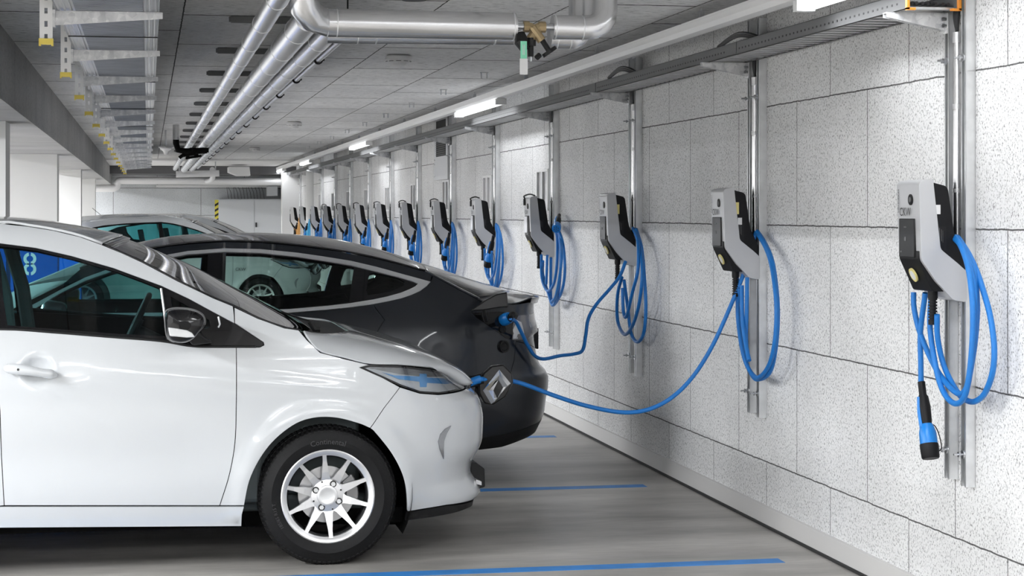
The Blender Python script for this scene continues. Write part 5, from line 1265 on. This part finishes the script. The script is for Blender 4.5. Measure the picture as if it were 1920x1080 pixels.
        b = MB(); b.prism([(-.62, yc-sd*.94, .99), (-.45, yc-sd*.94, .98), (-.44, yc-sd*.94, 1.08), (-.56, yc-sd*.94, 1.10)], (0, -sd*.16, 0)); b.build('door_mirror', 'paint_dark', root, bevel=.03, seg=3)
    # small dark discs on the rear quarter: socket cover and parking sensor
    pr = patch(sh, 'charge_recess', 'black_gloss', root, Pl([(884, 585), (897, 586), (935, 584), (962, 590), (961, 612), (958, 637), (948, 634), (932, 622), (908, 605), (893, 595)]), gap=0, lift=.004, rim=.01, st=.02, dens=.02)
    def disc(px, py, r, nm, m, h0, h1, parent):
        u, z = sh.inv(px, py); p = sh.pt(u, z); n = sh.nrm(u, z); b = MB(); b.lathe([(0, h1*.7), (r*.6, h1*.7), (r*.7, h1), (r, h1), (r, h0)], p, n, 28); return b.build(nm, m, parent, smooth=40)
    disc(941, 618, .022, 'lower_socket', 'black_plastic', 0, .012, pr)
    disc(943.5, 650, .036, 'parked_cap', 'black_plastic', -.002, .014, root)
    u, z = sh.inv(943, 601); p = sh.pt(u, z); n = sh.nrm(u, z)
    # flap held open over the recess
    b = MB(); Y0 = 11.02
    flp = [(882, 583), (908, 564), (930, 552), (951, 547.5), (953, 576), (935, 577), (905, 582)]
    b.prism([atY(px, py, Y0) for px, py in flp], (0, .02, 0)); fl = b.build('charge_flap', 'black_gloss', root, bevel=.006)
    b = MB(); b.tube([atY(907, 578, 11.04), atY(908, 590, 11.05), atY(911, 602, 11.09)], .012, 8); b.build('hinge_arm', 'black_plastic', fl)
    # roof glass, rear window, lid
    E = resample([sh.pt(*q, -.001) for q in Pl(roofE)], 44)
    M = resample([atY(px, py, yc) for px, py in ((215, 468), (240, 463), (265, 457.5), (319, 447), (370, 442.5), (421, 440.5), (472, 440), (522, 441), (590, 446.5), (646, 455), (717, 473), (770, 491))], 44)
    b = MB(); b.grid(sweep(E, M, yc, 24, 2.4)); b.build('roof', 'black_gloss', root, smooth=60, solid=.012)
    E = resample([sh.pt(*q, -.001) for q in Pl(seamE)], 16); M = resample([atY(px, py, yc) for px, py in ((770, 491), (820, 506), (880, 526), (945, 546))], 16)
    R1 = sweep(E, M, yc, 24, 2.4)
    b = MB(); b.grid([r[3:-3] for r in R1]); b.build('rear_window', 'black_gloss', root, smooth=60, solid=.01)
    for q_ in ([r[:4] for r in R1], [r[-4:] for r in R1]): b = MB(); b.grid(q_); b.build('rear_pillar', 'paint_dark', root, smooth=60, solid=.01)
    E = [sh.pt(*q, -.001) for q in Pl([(895, 561), (905, 567), (960, 571)])]+[sh.pt(sh.ux(2.36), 1.06, .0)]
    M = [atY(945, 546, yc), atY(962, 549, yc), atY(982, 552, yc), atY(1003, 555, yc)]
    R2 = sweep(resample(E, 10), resample(M, 10), yc, 24, 2.4)
    last = [Vector((v.x-.012, v.y, v.z-.028)) for v in R2[-1]]
    b = MB(); b.grid(R2+[last]); b.build('trunk_lid', 'paint_dark', root, smooth=50, solid=.008)
    # windscreen and bonnet
    E = [sh.pt(*q, 0) for q in Pl([(150, 505)])]+[Vector((-.25, yc-.66, 1.22)), Vector((-.60, yc-.76, 1.06)), Vector((-.95, yc-.80, .93))]
    M = [atY(215, 468, yc), Vector((-.36, yc, 1.30)), Vector((-.80, yc, 1.12)), Vector((-1.22, yc, .95))]
    b = MB(); b.grid(sweep(resample(E, 14), resample(M, 14), yc, 16, 2.2), True); b.build('windshield', 'dark_glass', root, smooth=60)
    E = [sh.pt(sh.ux(-.92), .93), sh.pt(sh.ux(-1.4), .86), sh.pt(sh.ux(-2.0), .74), sh.pt(.35, .62)]
    M = [Vector((-1.22, yc, .955)), Vector((-1.6, yc, .89)), Vector((-2.0, yc, .78)), Vector((-2.23, yc, .62))]
    b = MB(); b.grid(sweep(resample(E, 16), resample(M, 16), yc, 16, 2.2), True); b.build('hood', 'paint_dark', root, smooth=60, solid=.01)
    b = MB(); b.box((2.355, yc-.27, .74), (2.375, yc+.27, .86)); b.box((2.37, yc-.27, .735), (2.385, yc+.27, .865)); b.build('licence_plate', 'black_plastic', root, bevel=.004)
    # cabin
    b = MB(); b.box((-1.0, yc-.75, .2), (1.9, yc+.75, .28)); b.box((-.95, yc-.75, .28), (-.55, yc+.75, .86)); b.box((-1.0, yc-.80, .28), (1.9, yc-.76, .92)); b.box((-1.0, yc+.76, .28), (1.9, yc+.80, .92)); b.box((1.25, yc-.6, .5), (2.1, yc+.6, .95)); b.build('cabin_tub', 'interior', root, bevel=.01)
    for x, w_, y in ((.15, .25, yc-.37), (.15, .25, yc+.37), (1.1, .62, yc)):
        b = MB(); b.box((x-.45, y-w_, .36), (x, y+w_, .5)); b.prism([(x-.08, y-w_, .45), (x+.04, y-w_, .45), (x+.20, y-w_, .98), (x+.11, y-w_, .98)], (0, 2*w_, 0)); s_ = b.build('seat', 'seat', root, bevel=.03, seg=3)
        if w_ < .5: b = MB(); b.prism([(x+.12, y-.12, .97), (x+.21, y-.12, .97), (x+.24, y-.12, 1.14), (x+.16, y-.12, 1.14)], (0, .24, 0)); b.build('headrest', 'seat', s_, bevel=.03, seg=3)
    b = MB(); b.box((-2.0, yc-.75, .19), (1.75, yc+.75, .23)); b.build('underbody', 'black_matte', root)
    return root, sh, p, n
sedan, ssh, sp_, sn_ = make_sedan()
# the connectors plugged into both cars belong to their cables
pl1 = atY(872, 718, 9.40); pv = c2end-pl1
b = MB(); b.tube([c2end, atY(918, 712, 9.38), atY(905, 711, 9.36)], CR, 10); b.tube(catmull([atY(905, 711, 9.36), atY(896, 712, 9.355), atY(885, 716, 9.36), atY(876, 719, 9.37)], 5), .018, 14, radii=[.012]*3+[.02]*13); b.build('plug_grip', 'plug_blue', c2, smooth=50)
b = MB(); b.tube([atY(903, 708, 9.375), atY(888, 711, 9.375), atY(878, 712, 9.38)], .02, 12); b.cyl(atY(880, 722, 9.38), atY(869, 723, 9.40), .028, 16); b.build('plug_head', 'charger_black', c2, smooth=50)
e = c3end
b = MB(); h0_ = sp_+sn_*.0; b.tube(catmull([e, e+(sp_+sn_*.10-e)*.5+Vector((0, -.01, .012)), sp_+sn_*.085+Vector((.02, 0, .005)), sp_+sn_*.05], 5), .02, 14, radii=[.015]*5+[.02]*6+[.024]*5); b.build('plug_grip', 'charger_black', c3, smooth=50)
b = MB(); b.tube([sp_+sn_*.005, sp_+sn_*.03, sp_+sn_*.055, sp_+sn_*.07], .035, 24, radii=[.036, .037, .035, .028]); b.build('plug_head', 'plug_blue', c3, smooth=50)
b = MB(); b.tube([sp_+sn_*.065-Vector((0, 0, .008)), sp_+sn_*.078-Vector((0, 0, .008))], .022, 16); b.build('plug_button', 'charger_black', c3, smooth=50)
for o in S.objects:
    if o.type == 'EMPTY' or o.parent is None or True:
        for k_ in ('label', 'group'):
            if k_ in o and o[k_] == '': del o[k_]
        if o.parent is not None:
            for k_ in ('category', 'group'):
                if k_ in o: del o[k_]
